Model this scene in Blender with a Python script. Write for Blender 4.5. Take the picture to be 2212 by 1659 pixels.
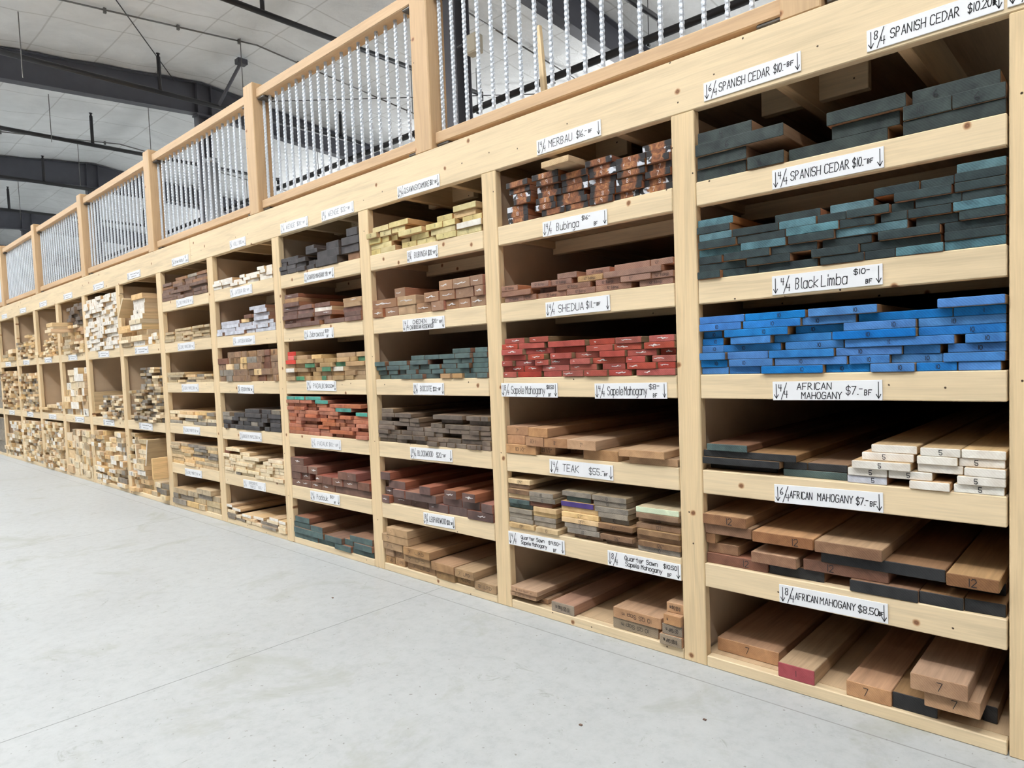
import bpy, bmesh, math, random
from mathutils import Vector, Matrix, Euler
S = bpy.context.scene
COL = S.collection
for o in list(bpy.data.objects): bpy.data.objects.remove(o)
R = math.radians

# ------------------------------------------------------------------ camera, world, lamps, exposure
cam = bpy.data.cameras.new('camera'); cam_o = bpy.data.objects.new('camera', cam); COL.objects.link(cam_o)
cam.sensor_width = 36.0; cam.sensor_fit = 'HORIZONTAL'
cam.lens = 1456.03 * 36 / 2212
cam.shift_x = -90.57 / 2212; cam.shift_y = 25.47 / 2212
cam.clip_start = .05; cam.clip_end = 200
YAW, PITCH, ROLL = R(41.137), R(-2.927), R(-1.995)
fw = Vector((-math.sin(YAW)*math.cos(PITCH), math.cos(YAW)*math.cos(PITCH), math.sin(PITCH)))
r0 = Vector((math.cos(YAW), math.sin(YAW), 0)); u0 = r0.cross(fw)
rr = r0*math.cos(ROLL) + u0*math.sin(ROLL); uu = -r0*math.sin(ROLL) + u0*math.cos(ROLL)
M = Matrix.Identity(4)
for i in range(3): M[i][0], M[i][1], M[i][2] = rr[i], uu[i], -fw[i]
M.translation = Vector((1.243, -2.256, 1.182))
cam_o.matrix_world = M
S.camera = cam_o
S.view_settings.view_transform = 'Standard'; S.view_settings.look = 'None'
S.view_settings.gamma = 1.0; S.view_settings.use_curve_mapping = False
S.view_settings.exposure = 0.0

W = bpy.data.worlds.new('world'); S.world = W; W.use_nodes = True
bg = W.node_tree.nodes['Background']; bg.inputs[0].default_value = (1.0, 1.0, 1.0, 1); bg.inputs[1].default_value = .12

def lamp(name, x, y, z, sx, sy, power, rx=0):
    l = bpy.data.lights.new(name, 'AREA'); l.shape = 'RECTANGLE'; l.size = sx; l.size_y = sy; l.energy = power
    l.color = (.985, .995, 1.0)
    o = bpy.data.objects.new(name, l); COL.objects.link(o); o.location = (x, y, z); o.rotation_euler = (R(rx), 0, 0)
    return o
for i in range(8):                                   # linear high-bay fixtures over the aisle
    lamp('high_bay_lamp', 5.2 - 4.2*i, -3.5, 6.15, 1.9, .14, 112)
for i in range(7):                                   # added fill lamps, tilted up to brighten the roof over the mezzanine
    u = lamp('ceiling_fill_lamp', 0.5 - 5.2*i, -1.7, 4.6, 2.4, .3, 390, 180 + 38); u.data.spread = R(120)
for i in range(5):  # more added fill lamps, facing up to brighten the ceiling behind the rack
    lamp('ceiling_fill_lamp', -1.0 - 7.2*i, 11.0, 4.6, 2.4, .6, 330, 180)
for i in range(4):
    lamp('high_bay_lamp', 4.0 - 9.0*i, -9.0, 5.6, 1.9, .3, 30)
for i in range(4):                                   # the hall behind the mezzanine
    lamp('high_bay_lamp', 2.0 - 9*i, 14.0, 5.6, 2.4, .4, 180)

# ------------------------------------------------------------------ helpers
def prop(o, label=None, cat=None, group=None, kind=None):
    if label: o['label'] = label
    if cat: o['category'] = cat
    if group: o['group'] = group
    if kind: o['kind'] = kind
    return o
def empty(name, loc, label, cat, group=None, kind=None):
    o = bpy.data.objects.new(name, None); COL.objects.link(o); o.location = loc; o.empty_display_size = .1
    return prop(o, label, cat, group, kind)
def link(name, me, parent=None, loc=(0, 0, 0)):
    o = bpy.data.objects.new(name, me); COL.objects.link(o); o.location = loc
    if parent: o.parent = parent
    return o
class MB:
    """collects shapes in parent-local coordinates, becomes one mesh"""
    def __init__(s): s.v = []; s.f = []; s.m = []
    def add(s, vs, fs, mi=0):
        n = len(s.v); s.v += [tuple(v) for v in vs]; s.f += [tuple(i+n for i in f) for f in fs]; s.m += [mi]*len(fs)
    def box(s, x0, x1, y0, y1, z0, z1, c=.002, mi=0, mtx=None):
        """a box with chamfered edges"""
        c = min(c, (x1-x0)*.3, (y1-y0)*.3, (z1-z0)*.3)
        bm = bmesh.new(); bmesh.ops.create_cube(bm, size=1)
        for v in bm.verts:
            v.co = Vector(((x0+x1)/2 + v.co.x*(x1-x0), (y0+y1)/2 + v.co.y*(y1-y0), (z0+z1)/2 + v.co.z*(z1-z0)))
        if c > 0: bmesh.ops.bevel(bm, geom=bm.edges[:], offset=c, segments=1, affect='EDGES', profile=.5)
        if mtx: bm.transform(mtx)
        bm.verts.index_update()
        s.add([v.co[:] for v in bm.verts], [[v.index for v in f.verts] for f in bm.faces], mi); bm.free()
        return s
    def tube(s, a, b, r, n=10, cap=True, mi=0):
        a = Vector(a); b = Vector(b); d = (b-a).normalized()
        p = d.orthogonal().normalized(); q = d.cross(p)
        vs = []
        for c in (a, b):
            for k in range(n):
                t = 2*math.pi*k/n; vs.append(c + p*math.cos(t)*r + q*math.sin(t)*r)
        fs = [(k, (k+1) % n, n+(k+1) % n, n+k) for k in range(n)]
        if cap: fs += [tuple(range(n))[::-1], tuple(range(n, 2*n))]
        s.add(vs, fs, mi); return s
    def mesh(s, name, mats, smooth=False):
        me = bpy.data.meshes.new(name); me.from_pydata(s.v, [], s.f)
        for m in (mats if isinstance(mats, (list, tuple)) else [mats]): me.materials.append(m)
        if any(s.m): me.polygons.foreach_set('material_index', s.m)
        if smooth: me.polygons.foreach_set('use_smooth', [True]*len(s.f))
        me.update(); return me
    def build(s, name, mats, parent=None, loc=(0, 0, 0), smooth=False):
        return link(name, s.mesh(name, mats, smooth), parent, loc)

# ------------------------------------------------------------------ materials
def lin(c):
    return tuple((v/255/12.92 if v/255 <= .04045 else ((v/255+.055)/1.055)**2.4) for v in c) + (1,)
class NT:
    def __init__(s, name, rough=.6, spec=.3, metal=0):
        s.m = bpy.data.materials.new(name); s.m.use_nodes = True; s.t = s.m.node_tree
        s.b = s.t.nodes['Principled BSDF']; s.b.inputs['Roughness'].default_value = rough
        s.b.inputs['Specular IOR Level'].default_value = spec; s.b.inputs['Metallic'].default_value = metal
    def n(s, typ, **kw):
        o = s.t.nodes.new(typ)
        for k, v in kw.items():
            if hasattr(o, k): setattr(o, k, v)
        return o
    def l(s, a, b): s.t.links.new(a, b)
    def coord(s, scale=(1, 1, 1), rnd=True, kind='Object'):
        c = s.n('ShaderNodeTexCoord').outputs[kind]
        if rnd:
            oi = s.n('ShaderNodeObjectInfo'); mm = s.n('ShaderNodeMath', operation='MULTIPLY'); mm.inputs[1].default_value = 57.3
            s.l(oi.outputs['Random'], mm.inputs[0]); va = s.n('ShaderNodeVectorMath', operation='ADD')
            s.l(c, va.inputs[0]); s.l(mm.outputs[0], va.inputs[1]); c = va.outputs[0]
        mp = s.n('ShaderNodeMapping'); mp.inputs['Scale'].default_value = scale; s.l(c, mp.inputs['Vector'])
        return mp.outputs[0]
    def noise(s, vec, scale=5, detail=4, rough=.55, dist=0):
        o = s.n('ShaderNodeTexNoise'); s.l(vec, o.inputs['Vector']); o.inputs['Scale'].default_value = scale
        o.inputs['Detail'].default_value = detail; o.inputs['Roughness'].default_value = rough; o.inputs['Distortion'].default_value = dist
        return o.outputs['Fac']
    def ramp(s, fac, stops):
        o = s.n('ShaderNodeValToRGB'); e = o.color_ramp.elements
        while len(e) < len(stops): e.new(.5)
        for el, (p, c) in zip(e, stops): el.position = p; el.color = c
        s.l(fac, o.inputs[0]); return o.outputs[0]
    def mask(s, fac, lo, hi):
        return s.ramp(fac, [(lo, (0, 0, 0, 1)), (hi, (1, 1, 1, 1))])
    def mix(s, fac, a, b, mode='MIX'):
        o = s.n('ShaderNodeMix', data_type='RGBA', blend_type=mode)
        for v, i in ((fac, 0), (a, 6), (b, 7)):
            if isinstance(v, (int, float)): o.inputs[i].default_value = v
            elif isinstance(v, tuple): o.inputs[i].default_value = v
            else: s.l(v, o.inputs[i])
        return o.outputs[2]
    def objvar(s, col, h=.004, sat=.09, val=.16):
        oi = s.n('ShaderNodeObjectInfo'); hs = s.n('ShaderNodeHueSaturation')
        def rng(src, a, b):
            o = s.n('ShaderNodeMapRange'); o.inputs['To Min'].default_value = a; o.inputs['To Max'].default_value = b
            s.l(src, o.inputs['Value']); return o.outputs[0]
        wn = s.n('ShaderNodeTexWhiteNoise', noise_dimensions='1D'); s.l(oi.outputs['Random'], wn.inputs['W'])
        sp = s.n('ShaderNodeSeparateColor'); s.l(wn.outputs['Color'], sp.inputs[0])
        s.l(rng(sp.outputs[0], .5-h, .5+h), hs.inputs['Hue']); s.l(rng(sp.outputs[1], 1-sat, 1+sat), hs.inputs['Saturation'])
        s.l(rng(sp.outputs[2], 1-val, 1+val), hs.inputs['Value']); s.l(col, hs.inputs['Color']); return hs.outputs[0]
    def bump(s, h, strength=.3, dist=.002):
        o = s.n('ShaderNodeBump'); o.inputs['Strength'].default_value = strength; o.inputs['Distance'].default_value = dist
        s.l(h, o.inputs['Height']); s.l(o.outputs[0], s.b.inputs['Normal'])
    def out(s, col):
        s.l(col, s.b.inputs['Base Color']); return s.m
def k(c, f): return tuple(min(1, v*f) for v in c[:3]) + (1,)

def pine(name, rgb, axis, knots=True, rnd=False, dark=.72):
    """planed softwood: grain runs along axis, knots and nail dots on top"""
    t = NT(name, .55, .25); c = lin(rgb)
    sc = {'x': (1.6, 26, 26), 'y': (26, 1.6, 26), 'z': (26, 26, 1.6)}[axis]
    v = t.coord(sc, rnd); fine = {'x': (6, 190, 190), 'y': (190, 6, 190), 'z': (190, 190, 6)}[axis]
    a = t.noise(v, 1, 3, .6, .6); b = t.noise(t.coord(fine, rnd), 1, 2)
    g = t.ramp(a, [(.3, k(c, dark)), (.5, c), (.72, k(c, 1.12))])
    g = t.mix(.22, g, t.ramp(b, [(.35, k(c, .6)), (.65, k(c, 1.15))]))
    big = t.noise(t.coord({'x': (.8, 3, 3), 'y': (3, .8, 3), 'z': (3, 3, .8)}[axis], rnd), 1, 2)
    g = t.mix(.35, g, t.ramp(big, [(.35, k(c, .82)), (.65, k(c, 1.08))]))
    if knots:
        def flat(s_, off):
            c_ = t.n('ShaderNodeTexCoord').outputs['Object']; sp_ = t.n('ShaderNodeSeparateXYZ'); t.l(c_, sp_.inputs[0])
            cb = t.n('ShaderNodeCombineXYZ'); t.l(sp_.outputs[0], cb.inputs[0]); t.l(sp_.outputs[2], cb.inputs[1])
            mp_ = t.n('ShaderNodeMapping'); mp_.inputs['Scale'].default_value = (s_, s_, 1); mp_.inputs['Location'].default_value = (off, off, 0)
            wob_ = t.noise(c_, 22, 2); va_ = t.n('ShaderNodeVectorMath', operation='MULTIPLY_ADD'); va_.inputs[1].default_value = (.012, .012, 0)
            cw = t.n('ShaderNodeCombineXYZ'); t.l(wob_, cw.inputs[0]); t.l(wob_, cw.inputs[1]); t.l(cw.outputs[0], va_.inputs[0]); t.l(cb.outputs[0], va_.inputs[2])
            t.l(va_.outputs[0], mp_.inputs['Vector']); return mp_.outputs[0]
        vo = t.n('ShaderNodeTexVoronoi', voronoi_dimensions='2D'); cc = flat(5.2, 3.1); t.l(cc, vo.inputs['Vector']); vo.inputs['Scale'].default_value = 1
        spc = t.n('ShaderNodeSeparateColor'); t.l(vo.outputs['Color'], spc.inputs[0])
        on = t.mask(spc.outputs[0], .56, .57)
        kn = t.ramp(vo.outputs['Distance'], [(.0, (1, 1, 1, 1)), (.042, (.9, .9, .9, 1)), (.07, (.0, .0, .0, 1))])
        mm = t.mix(1.0, kn, on, 'MULTIPLY')
        g = t.mix(mm, g, t.ramp(vo.outputs['Distance'], [(.0, lin((150, 104, 72))), (.018, lin((104, 66, 42))), (.034, lin((132, 88, 58))), (.046, lin((176, 126, 84)))]))
        nv = t.n('ShaderNodeTexVoronoi', voronoi_dimensions='2D'); nc = flat(6.5, 11.7); t.l(nc, nv.inputs['Vector']); nv.inputs['Scale'].default_value = 1
        spn = t.n('ShaderNodeSeparateColor'); t.l(nv.outputs['Color'], spn.inputs[0])
        nn = t.mix(1.0, t.ramp(nv.outputs['Distance'], [(.018, (1, 1, 1, 1)), (.026, (0, 0, 0, 1))]), t.mask(spn.outputs[1], .5, .51), 'MULTIPLY')
        g = t.mix(nn, g, lin((60, 42, 30)))
    t.bump(b, .12, .0008)
    return t.out(g)

def end_paint(name, rgb, rgb2=None, wear=None, wear_amt=.66, var=.14, hue=.004, rough=.6, contrast=.25, saw=.3):
    """end grain or painted end of a sawn board: blotches, diagonal saw lines, worn spots showing wood"""
    t = NT(name, rough, .25); c = lin(rgb); d = lin(rgb2) if rgb2 else k(c, 1-contrast*1.3)
    v = t.coord((1, 1, 1)); a = t.noise(v, 17, 4, .6, .4)
    g = t.ramp(a, [(.34, d), (.6, c), (.75, k(c, 1+contrast))])
    w = t.n('ShaderNodeTexWave', wave_type='BANDS', bands_direction='DIAGONAL'); t.l(v, w.inputs['Vector'])
    w.inputs['Scale'].default_value = 70; w.inputs['Distortion'].default_value = 3.5; w.inputs['Detail'].default_value = 2; w.inputs['Detail Scale'].default_value = .6
    g = t.mix(saw, g, t.mix(w.outputs['Fac'], k(c, .62), k(c, 1.22)))
    if wear:
        b = t.noise(t.coord((60, 60, 100)), 1.4, 5, .7)
        g = t.mix(t.mask(b, wear_amt, wear_amt+.07), g, lin(wear))
    g = t.objvar(g, hue, .09, var)
    t.bump(w.outputs['Fac'], .25, .0006)
    return t.out(g)

def board_side(name, rgb, var=.14):
    g_ = sum(rgb)/3; rgb = tuple(v*.84 + g_*.16 for v in rgb); t = NT(name, .62, .22); c = lin(rgb)
    a = t.noise(t.coord((34, 1.3, 34)), 1, 4, .6, .5); b = t.noise(t.coord((150, 8, 150)), 1, 2)
    g = t.ramp(a, [(.3, k(c, .72)), (.52, c), (.75, k(c, 1.2))])
    g = t.mix(.25, g, t.ramp(b, [(.35, k(c, .7)), (.65, k(c, 1.2))]))
    t.bump(b, .15, .0008)
    return t.out(t.objvar(g, .008, .1, var))

def merbau_end():
    """orange brown end grain in the middle, black sealer at both ends, white paint dabs"""
    t = NT('merbau_end', .5, .35)
    gc = t.n('ShaderNodeTexCoord').outputs['Generated']; sp = t.n('ShaderNodeSeparateXYZ'); t.l(gc, sp.inputs[0])
    v = t.coord((1, 1, 1)); n1 = t.noise(v, 30, 4, .7, 1.0); n2 = t.noise(v, 11, 3, .6)
    ab = t.n('ShaderNodeMath', operation='SUBTRACT'); t.l(sp.outputs[0], ab.inputs[0]); ab.inputs[1].default_value = .5
    aa = t.n('ShaderNodeMath', operation='ABSOLUTE'); t.l(ab.outputs[0], aa.inputs[0])
    ad = t.n('ShaderNodeMath', operation='MULTIPLY_ADD'); t.l(n1, ad.inputs[0]); ad.inputs[1].default_value = .42; t.l(aa.outputs[0], ad.inputs[2])
    wood = t.ramp(n1, [(.3, lin((70, 42, 28))), (.5, lin((128, 78, 48))), (.68, lin((176, 122, 76)))])
    g = t.mix(t.mask(ad.outputs[0], .46, .52), wood, lin((38, 36, 37)))
    wh = t.mix(1.0, t.mask(n2, .58, .60), t.mask(ad.outputs[0], .44, .5), 'MULTIPLY')
    g = t.mix(wh, g, lin((205, 208, 216)))
    return t.out(g)

def plain(name, rgb, rough=.5, metal=0, spec=.4, var=.0, mott=.0):
    t = NT(name, rough, spec, metal); c = lin(rgb)
    g = t.ramp(t.noise(t.coord((1, 1, 1), False), 6, 4), [(.3, k(c, 1-mott)), (.7, k(c, 1+mott))])
    return t.out(g)

WOOD = (205, 160, 112)
STYLE = {
 # code: (name, look, end colours, side colour, wear)
 'a': ('cedar_board', 'dark slate green ended', dict(rgb=(56, 64, 62), rgb2=(34, 40, 41), wear=(120, 128, 112), wear_amt=.7, saw=.22), (142, 106, 76)),
 'b': ('cedar_board', 'dark teal ended', dict(rgb=(50, 62, 63), rgb2=(33, 41, 44), wear=(130, 122, 100), wear_amt=.72, saw=.25), (168, 118, 78)),
 't': ('cedar_board', 'bright teal ended', dict(rgb=(84, 118, 126), rgb2=(50, 72, 78), wear=(60, 60, 52), wear_amt=.7), (176, 122, 80)),
 'c': ('limba_board', 'bright blue ended', dict(rgb=(52, 118, 184), rgb2=(40, 94, 152), wear=(96, 142, 190), wear_amt=.72, saw=.22, var=.12), (170, 132, 88)),
 'd': ('mahogany_board', 'black ended', dict(rgb=(50, 50, 51), rgb2=(34, 34, 36), wear=(116, 96, 76), wear_amt=.72, saw=.35), (150, 112, 78)),
 'e': ('mahogany_board', 'grey green ended', dict(rgb=(84, 101, 98), rgb2=(60, 72, 74), wear=(118, 126, 122), wear_amt=.7, saw=.3), (140, 98, 74)),
 'g': ('pale_ended_board', 'grey white ended', dict(rgb=(196, 197, 205), rgb2=(160, 160, 168), wear=(130, 110, 96), wear_amt=.72, saw=.12), (150, 108, 82)),
 'w': ('white_ended_board', 'white ended', dict(rgb=(236, 230, 220), rgb2=(214, 204, 190), wear=(196, 160, 118), wear_amt=.74, saw=.10, var=.06), (206, 170, 122)),
 'f': ('mahogany_board', 'brown ended', dict(rgb=(140, 102, 74), rgb2=(112, 78, 56), saw=.25), (186, 144, 104)),
 'r': ('reddish_board', 'reddish brown ended', dict(rgb=(118, 82, 66), rgb2=(90, 62, 50), saw=.25), (150, 100, 76)),
 'h': ('mahogany_board', 'tan ended', dict(rgb=(178, 138, 102), rgb2=(150, 112, 82), saw=.2, var=.1), (180, 140, 106)),
 'p': ('mahogany_board', 'red painted', dict(rgb=(160, 66, 70), rgb2=(142, 54, 60), saw=.12, contrast=.1), (178, 146, 106)),
 'm': ('merbau_board', 'black edged brown', None, (150, 92, 58)),
 'y': ('pale_board', 'golden tan ended', dict(rgb=(216, 184, 138), rgb2=(190, 156, 110), saw=.18), (218, 182, 132)),
 'u': ('bubinga_board', 'pinkish brown', dict(rgb=(148, 112, 95), rgb2=(120, 88, 76), saw=.3, var=.14), (186, 124, 92)),
 'n': ('tan_board', 'streaky tan ended', dict(rgb=(168, 134, 98), rgb2=(120, 92, 66), saw=.4), (176, 140, 104)),
 's': ('shedua_board', 'red painted', dict(rgb=(160, 74, 62), rgb2=(130, 56, 47), wear=(190, 120, 110), wear_amt=.72, saw=.25, var=.16), (150, 120, 86)),
 'k': ('teak_board', 'brown ended', dict(rgb=(142, 112, 86), rgb2=(110, 84, 64), saw=.2), (172, 136, 98)),
 'v': ('weathered_board', 'grey brown weathered', dict(rgb=(140, 130, 117), rgb2=(98, 90, 83), saw=.35, var=.25), (150, 128, 100)),
 'i': ('teak_board', 'purple painted', dict(rgb=(72, 58, 112), rgb2=(60, 48, 96), saw=.1), (190, 148, 96)),
 'l': ('teak_board', 'mint green painted', dict(rgb=(206, 216, 184), rgb2=(188, 200, 168), saw=.1), (190, 168, 130)),
 'q': ('sapele_board', 'weathered grey ended', dict(rgb=(150, 134, 114), rgb2=(112, 100, 88), saw=.5), (176, 130, 96)),
 'x': ('sycamore_board', 'greenish yellow ended', dict(rgb=(204, 188, 136), rgb2=(180, 160, 108), saw=.18, var=.1), (196, 152, 98)),
 'z': ('bubinga_board', 'chunky chalk marked', dict(rgb=(152, 116, 88), rgb2=(118, 86, 66), saw=.4, var=.12), (178, 112, 80)),
 'o': ('bocote_board', 'dark grey brown', dict(rgb=(112, 98, 86), rgb2=(78, 68, 62), wear=(142, 122, 98), wear_amt=.68, saw=.3, var=.22), (130, 104, 80)),
 'j': ('bloodwood_board', 'dark plum brown', dict(rgb=(104, 82, 76), rgb2=(76, 60, 57), wear=(132, 92, 84), wear_amt=.7, saw=.25, var=.18), (158, 98, 76)),
 'B': ('dark_board', 'charcoal black ended', dict(rgb=(72, 68, 68), rgb2=(48, 46, 48), saw=.25, var=.2), (84, 70, 62)),
 'S': ('mahogany_board', 'chalk streaked plum brown', dict(rgb=(118, 90, 80), rgb2=(90, 66, 60), wear=(196, 176, 164), wear_amt=.64, saw=.25, var=.18), (170, 112, 80)),
 'Z': ('zebrawood_board', 'speckled tan', dict(rgb=(172, 142, 104), rgb2=(136, 108, 78), wear=(206, 186, 156), wear_amt=.66, saw=.4, var=.18), (180, 146, 106)),
 'P': ('zebrawood_board', 'coral red painted', dict(rgb=(206, 84, 78), rgb2=(188, 70, 66), saw=.15), (176, 140, 100)),
 'G': ('zebrawood_board', 'green taped', dict(rgb=(76, 124, 92), rgb2=(62, 104, 76), wear=(170, 190, 170), wear_amt=.7, saw=.1), (176, 140, 100)),
 'A': ('padauk_board', 'brick red brown', dict(rgb=(172, 108, 80), rgb2=(142, 86, 64), saw=.25, var=.16), (178, 108, 82)),
 'T': ('padauk_board', 'turquoise painted', dict(rgb=(78, 152, 138), rgb2=(62, 126, 114), wear=(150, 196, 186), wear_amt=.7, saw=.15), (170, 104, 78)),
 'W': ('padauk_board', 'dark red brown', dict(rgb=(122, 90, 76), rgb2=(90, 66, 56), wear=(150, 112, 90), wear_amt=.66, saw=.35, var=.18), (152, 90, 72)),
 'N': ('walnut_board', 'dark walnut brown', dict(rgb=(116, 90, 76), rgb2=(84, 64, 56), saw=.3, var=.2), (150, 112, 86)),
 'V': ('maple_board', 'greyish tan ended', dict(rgb=(184, 164, 132), rgb2=(150, 130, 102), wear=(110, 96, 80), wear_amt=.72, saw=.25, var=.16), (200, 166, 120)),
 'Y': ('maple_board', 'pale cream ended', dict(rgb=(230, 212, 180), rgb2=(212, 188, 150), saw=.15, var=.08), (222, 190, 146)),
}
END, SIDE = {}, {}
for c_, (nm, lk, e, sd) in STYLE.items():
    END[c_] = merbau_end() if e is None else end_paint('board_end_' + lk.replace(' ', '_'), **e)
    SIDE[c_] = board_side('board_side_' + lk.replace(' ', '_'), sd)
PINE_X = pine('pine_along', (227, 204, 167), 'x'); PINE_Z = pine('pine_upright', (225, 198, 157), 'z', dark=.62); PINE_Y = pine('pine_depth', (206, 178, 138), 'y')
CEDAR_X = pine('rail_timber_along', (198, 166, 130), 'x', False); CEDAR_Z = pine('rail_timber_upright', (198, 166, 128), 'z', True)
PLY = pine('plywood_deck', (200, 172, 138), 'y', False)
PANEL = plain('hardboard_panel', (198, 174, 146), .7, 0, .2, 0, .07)
WHITE = plain('white_card', (240, 240, 242), .45, 0, .4, 0, .01)
INK = plain('black_ink', (32, 32, 36), .6); GREYINK = plain('faded_ink', (120, 120, 126), .6)
CHALK = plain('white_chalk', (226, 222, 220), .8); STEEL = plain('painted_dark_steel', (88, 89, 97), .45, 0, .4, 0, .06)
BLACKPIPE = plain('black_pipe', (38, 37, 40), .4, 0, .5); GALV = plain('galvanised_rod', (206, 212, 220), .35, .35, .5, 0, .05)
DUCTM = plain('galvanised_sheet', (180, 184, 190), .3, .6, .5, 0, .08); BRK = plain('dark_bracket', (92, 88, 84), .45, .5, .5, 0, .1)
CONDUIT = plain('grey_conduit', (120, 118, 116), .4, .4); LIGHTBOX = plain('beige_plastic', (206, 198, 180), .5)
# ------------------------------------------------------------------ the hall
def concrete():
    t = NT('polished_concrete', .5, .25); c = lin((176, 179, 179))
    v = t.coord((1, 1, 1), False); a = t.noise(v, .9, 6, .62, .3); b = t.noise(v, 16, 7, .78); st = t.noise(v, 2.3, 5, .7, .6)
    g = t.ramp(a, [(.3, k(c, .86)), (.5, c), (.7, k(c, 1.08))])
    g = t.mix(.5, g, t.ramp(b, [(.3, k(c, .74)), (.5, c), (.72, k(c, 1.14))]))
    g = t.mix(t.mask(st, .56, .72), g, lin((160, 162, 156)))
    sc = t.noise(t.coord((3, 22, 1), False), 1.2, 5, .75); g = t.mix(t.mask(sc, .68, .74), g, lin((140, 140, 136)))
    sc2 = t.noise(t.coord((26, 4, 1), False), 1.6, 4, .7); g = t.mix(t.mask(sc2, .70, .75), g, lin((142, 142, 138)))
    sc3 = t.noise(v, 5.5, 6, .8, 1.5); g = t.mix(t.mask(sc3, .62, .72), g, lin((150, 151, 146)))
    sp = t.noise(t.coord((1, 1, 1), False), 55, 2, .5); g = t.mix(t.mask(sp, .70, .74), g, lin((140, 138, 134)))
    # saw-cut joints every ten feet
    xyz = t.n('ShaderNodeSeparateXYZ'); t.l(t.n('ShaderNodeTexCoord').outputs['Object'], xyz.inputs[0])
    wob = t.noise(v, 4, 3)
    def joint(ch, off, per, w):
        m1 = t.n('ShaderNodeMath', operation='ADD'); t.l(xyz.outputs[ch], m1.inputs[0]); m1.inputs[1].default_value = -off + per*20 + per/2
        m2 = t.n('ShaderNodeMath', operation='MODULO'); t.l(m1.outputs[0], m2.inputs[0]); m2.inputs[1].default_value = per
        m3 = t.n('ShaderNodeMath', operation='SUBTRACT'); t.l(m2.outputs[0], m3.inputs[0]); m3.inputs[1].default_value = per/2
        m4 = t.n('ShaderNodeMath', operation='ABSOLUTE'); t.l(m3.outputs[0], m4.inputs[0])
        return t.ramp(m4.outputs[0], [(w*.55, (1, 1, 1, 1)), (w, (0, 0, 0, 1))])
    g = t.mix(joint(0, -1.56, 3.17, .0032), g, lin((104, 104, 102)))
    g = t.mix(joint(1, -.118, 3.17, .0028), g, lin((128, 127, 124)))
    t.bump(b, .08, .002)
    r = t.n('ShaderNodeMapRange'); t.l(a, r.inputs['Value']); r.inputs['To Min'].default_value = .34; r.inputs['To Max'].default_value = .6
    t.l(r.outputs[0], t.b.inputs['Roughness'])
    return t.out(g)
fm = MB(); fm.add([(-52, -24, 0), (16, -24, 0), (16, 24, 0), (-52, 24, 0)], [(0, 1, 2, 3)])
prop(fm.build('floor', concrete()), kind='structure')

def vinyl():
    t = NT('white_vinyl_insulation', .5, .35); c = lin((236, 237, 237))
    v = t.coord((1, 1, 1), False); a = t.noise(v, 1.3, 4, .6, .8); b = t.noise(t.coord((5, 2, 5), False), 1.5, 4, .6, 1.2)
    g = t.ramp(a, [(.3, k(c, .9)), (.7, k(c, 1.05))])
    xyz = t.n('ShaderNodeSeparateXYZ'); t.l(t.n('ShaderNodeTexCoord').outputs['Object'], xyz.inputs[0])
    def seam(ch, off, per, w):
        m1 = t.n('ShaderNodeMath', operation='ADD'); t.l(xyz.outputs[ch], m1.inputs[0]); m1.inputs[1].default_value = -off + per*60 + per/2
        m2 = t.n('ShaderNodeMath', operation='MODULO'); t.l(m1.outputs[0], m2.inputs[0]); m2.inputs[1].default_value = per
        m3 = t.n('ShaderNodeMath', operation='SUBTRACT'); t.l(m2.outputs[0], m3.inputs[0]); m3.inputs[1].default_value = per/2
        m4 = t.n('ShaderNodeMath', operation='ABSOLUTE'); t.l(m3.outputs[0], m4.inputs[0])
        return t.ramp(m4.outputs[0], [(w*.5, (1, 1, 1, 1)), (w, (0, 0, 0, 1))])
    g = t.mix(t.mix(1, seam(0, -10.28, 1.29, .02), (.5, .5, .5, 1), 'MULTIPLY'), g, lin((178, 177, 173)))
    g = t.mix(t.mix(1, seam(1, .85, 1.0, .016), (.45, .45, .45, 1), 'MULTIPLY'), g, lin((170, 169, 165)))
    t.bump(b, .5, .03)
    return t.out(g)
RIDGE_Y, RIDGE_Z, SLOPE = 3.72, 7.08, .1
def roof_z(y): return RIDGE_Z - SLOPE*abs(y - RIDGE_Y)
cm = MB(); xs = [-46 + .3225*i for i in range(176)]; ys = [RIDGE_Y - 20 + .25*i for i in range(157)]
vs = []
for y in ys:
    for x in xs:
        fx = ((x + 10.28)/1.29) % 1; fy = ((y - .85)/1.0) % 1
        sag = .035*(4*fy*(1-fy))**.6 + .015*(4*fx*(1-fx))
        vs.append((x, y, roof_z(y) + .03 - sag + .008*math.sin(x*3.1 + y*5.3)))
nx = len(xs)
cm.add(vs, [(j*nx+i, j*nx+i+1, (j+1)*nx+i+1, (j+1)*nx+i) for j in range(len(ys)-1) for i in range(nx-1)])
prop(cm.build('ceiling', vinyl(), smooth=True), kind='structure')
WALLM = plain('white_liner_panel', (206, 208, 210), .5, 0, .3, 0, .03)
prop(MB().box(-46.2, -46, -16, 24, 0, 7, 0).build('wall_left', WALLM), kind='structure')
WALLG = plain('grey_liner_panel', (150, 150, 150), .6, 0, .3, 0, .03)
prop(MB().box(-46, 10.4, -16.2, -16, 0, 5.2, 0).build('wall_front', WALLG), kind='structure')
prop(MB().box(10.2, 10.4, -16, 23.6, 0, 7.0, 0).build('wall_right', WALLG), kind='structure')
prop(MB().box(-46, 16, 23.6, 23.8, 0, 6, 0).build('wall_back', WALLM), kind='structure')

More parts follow.
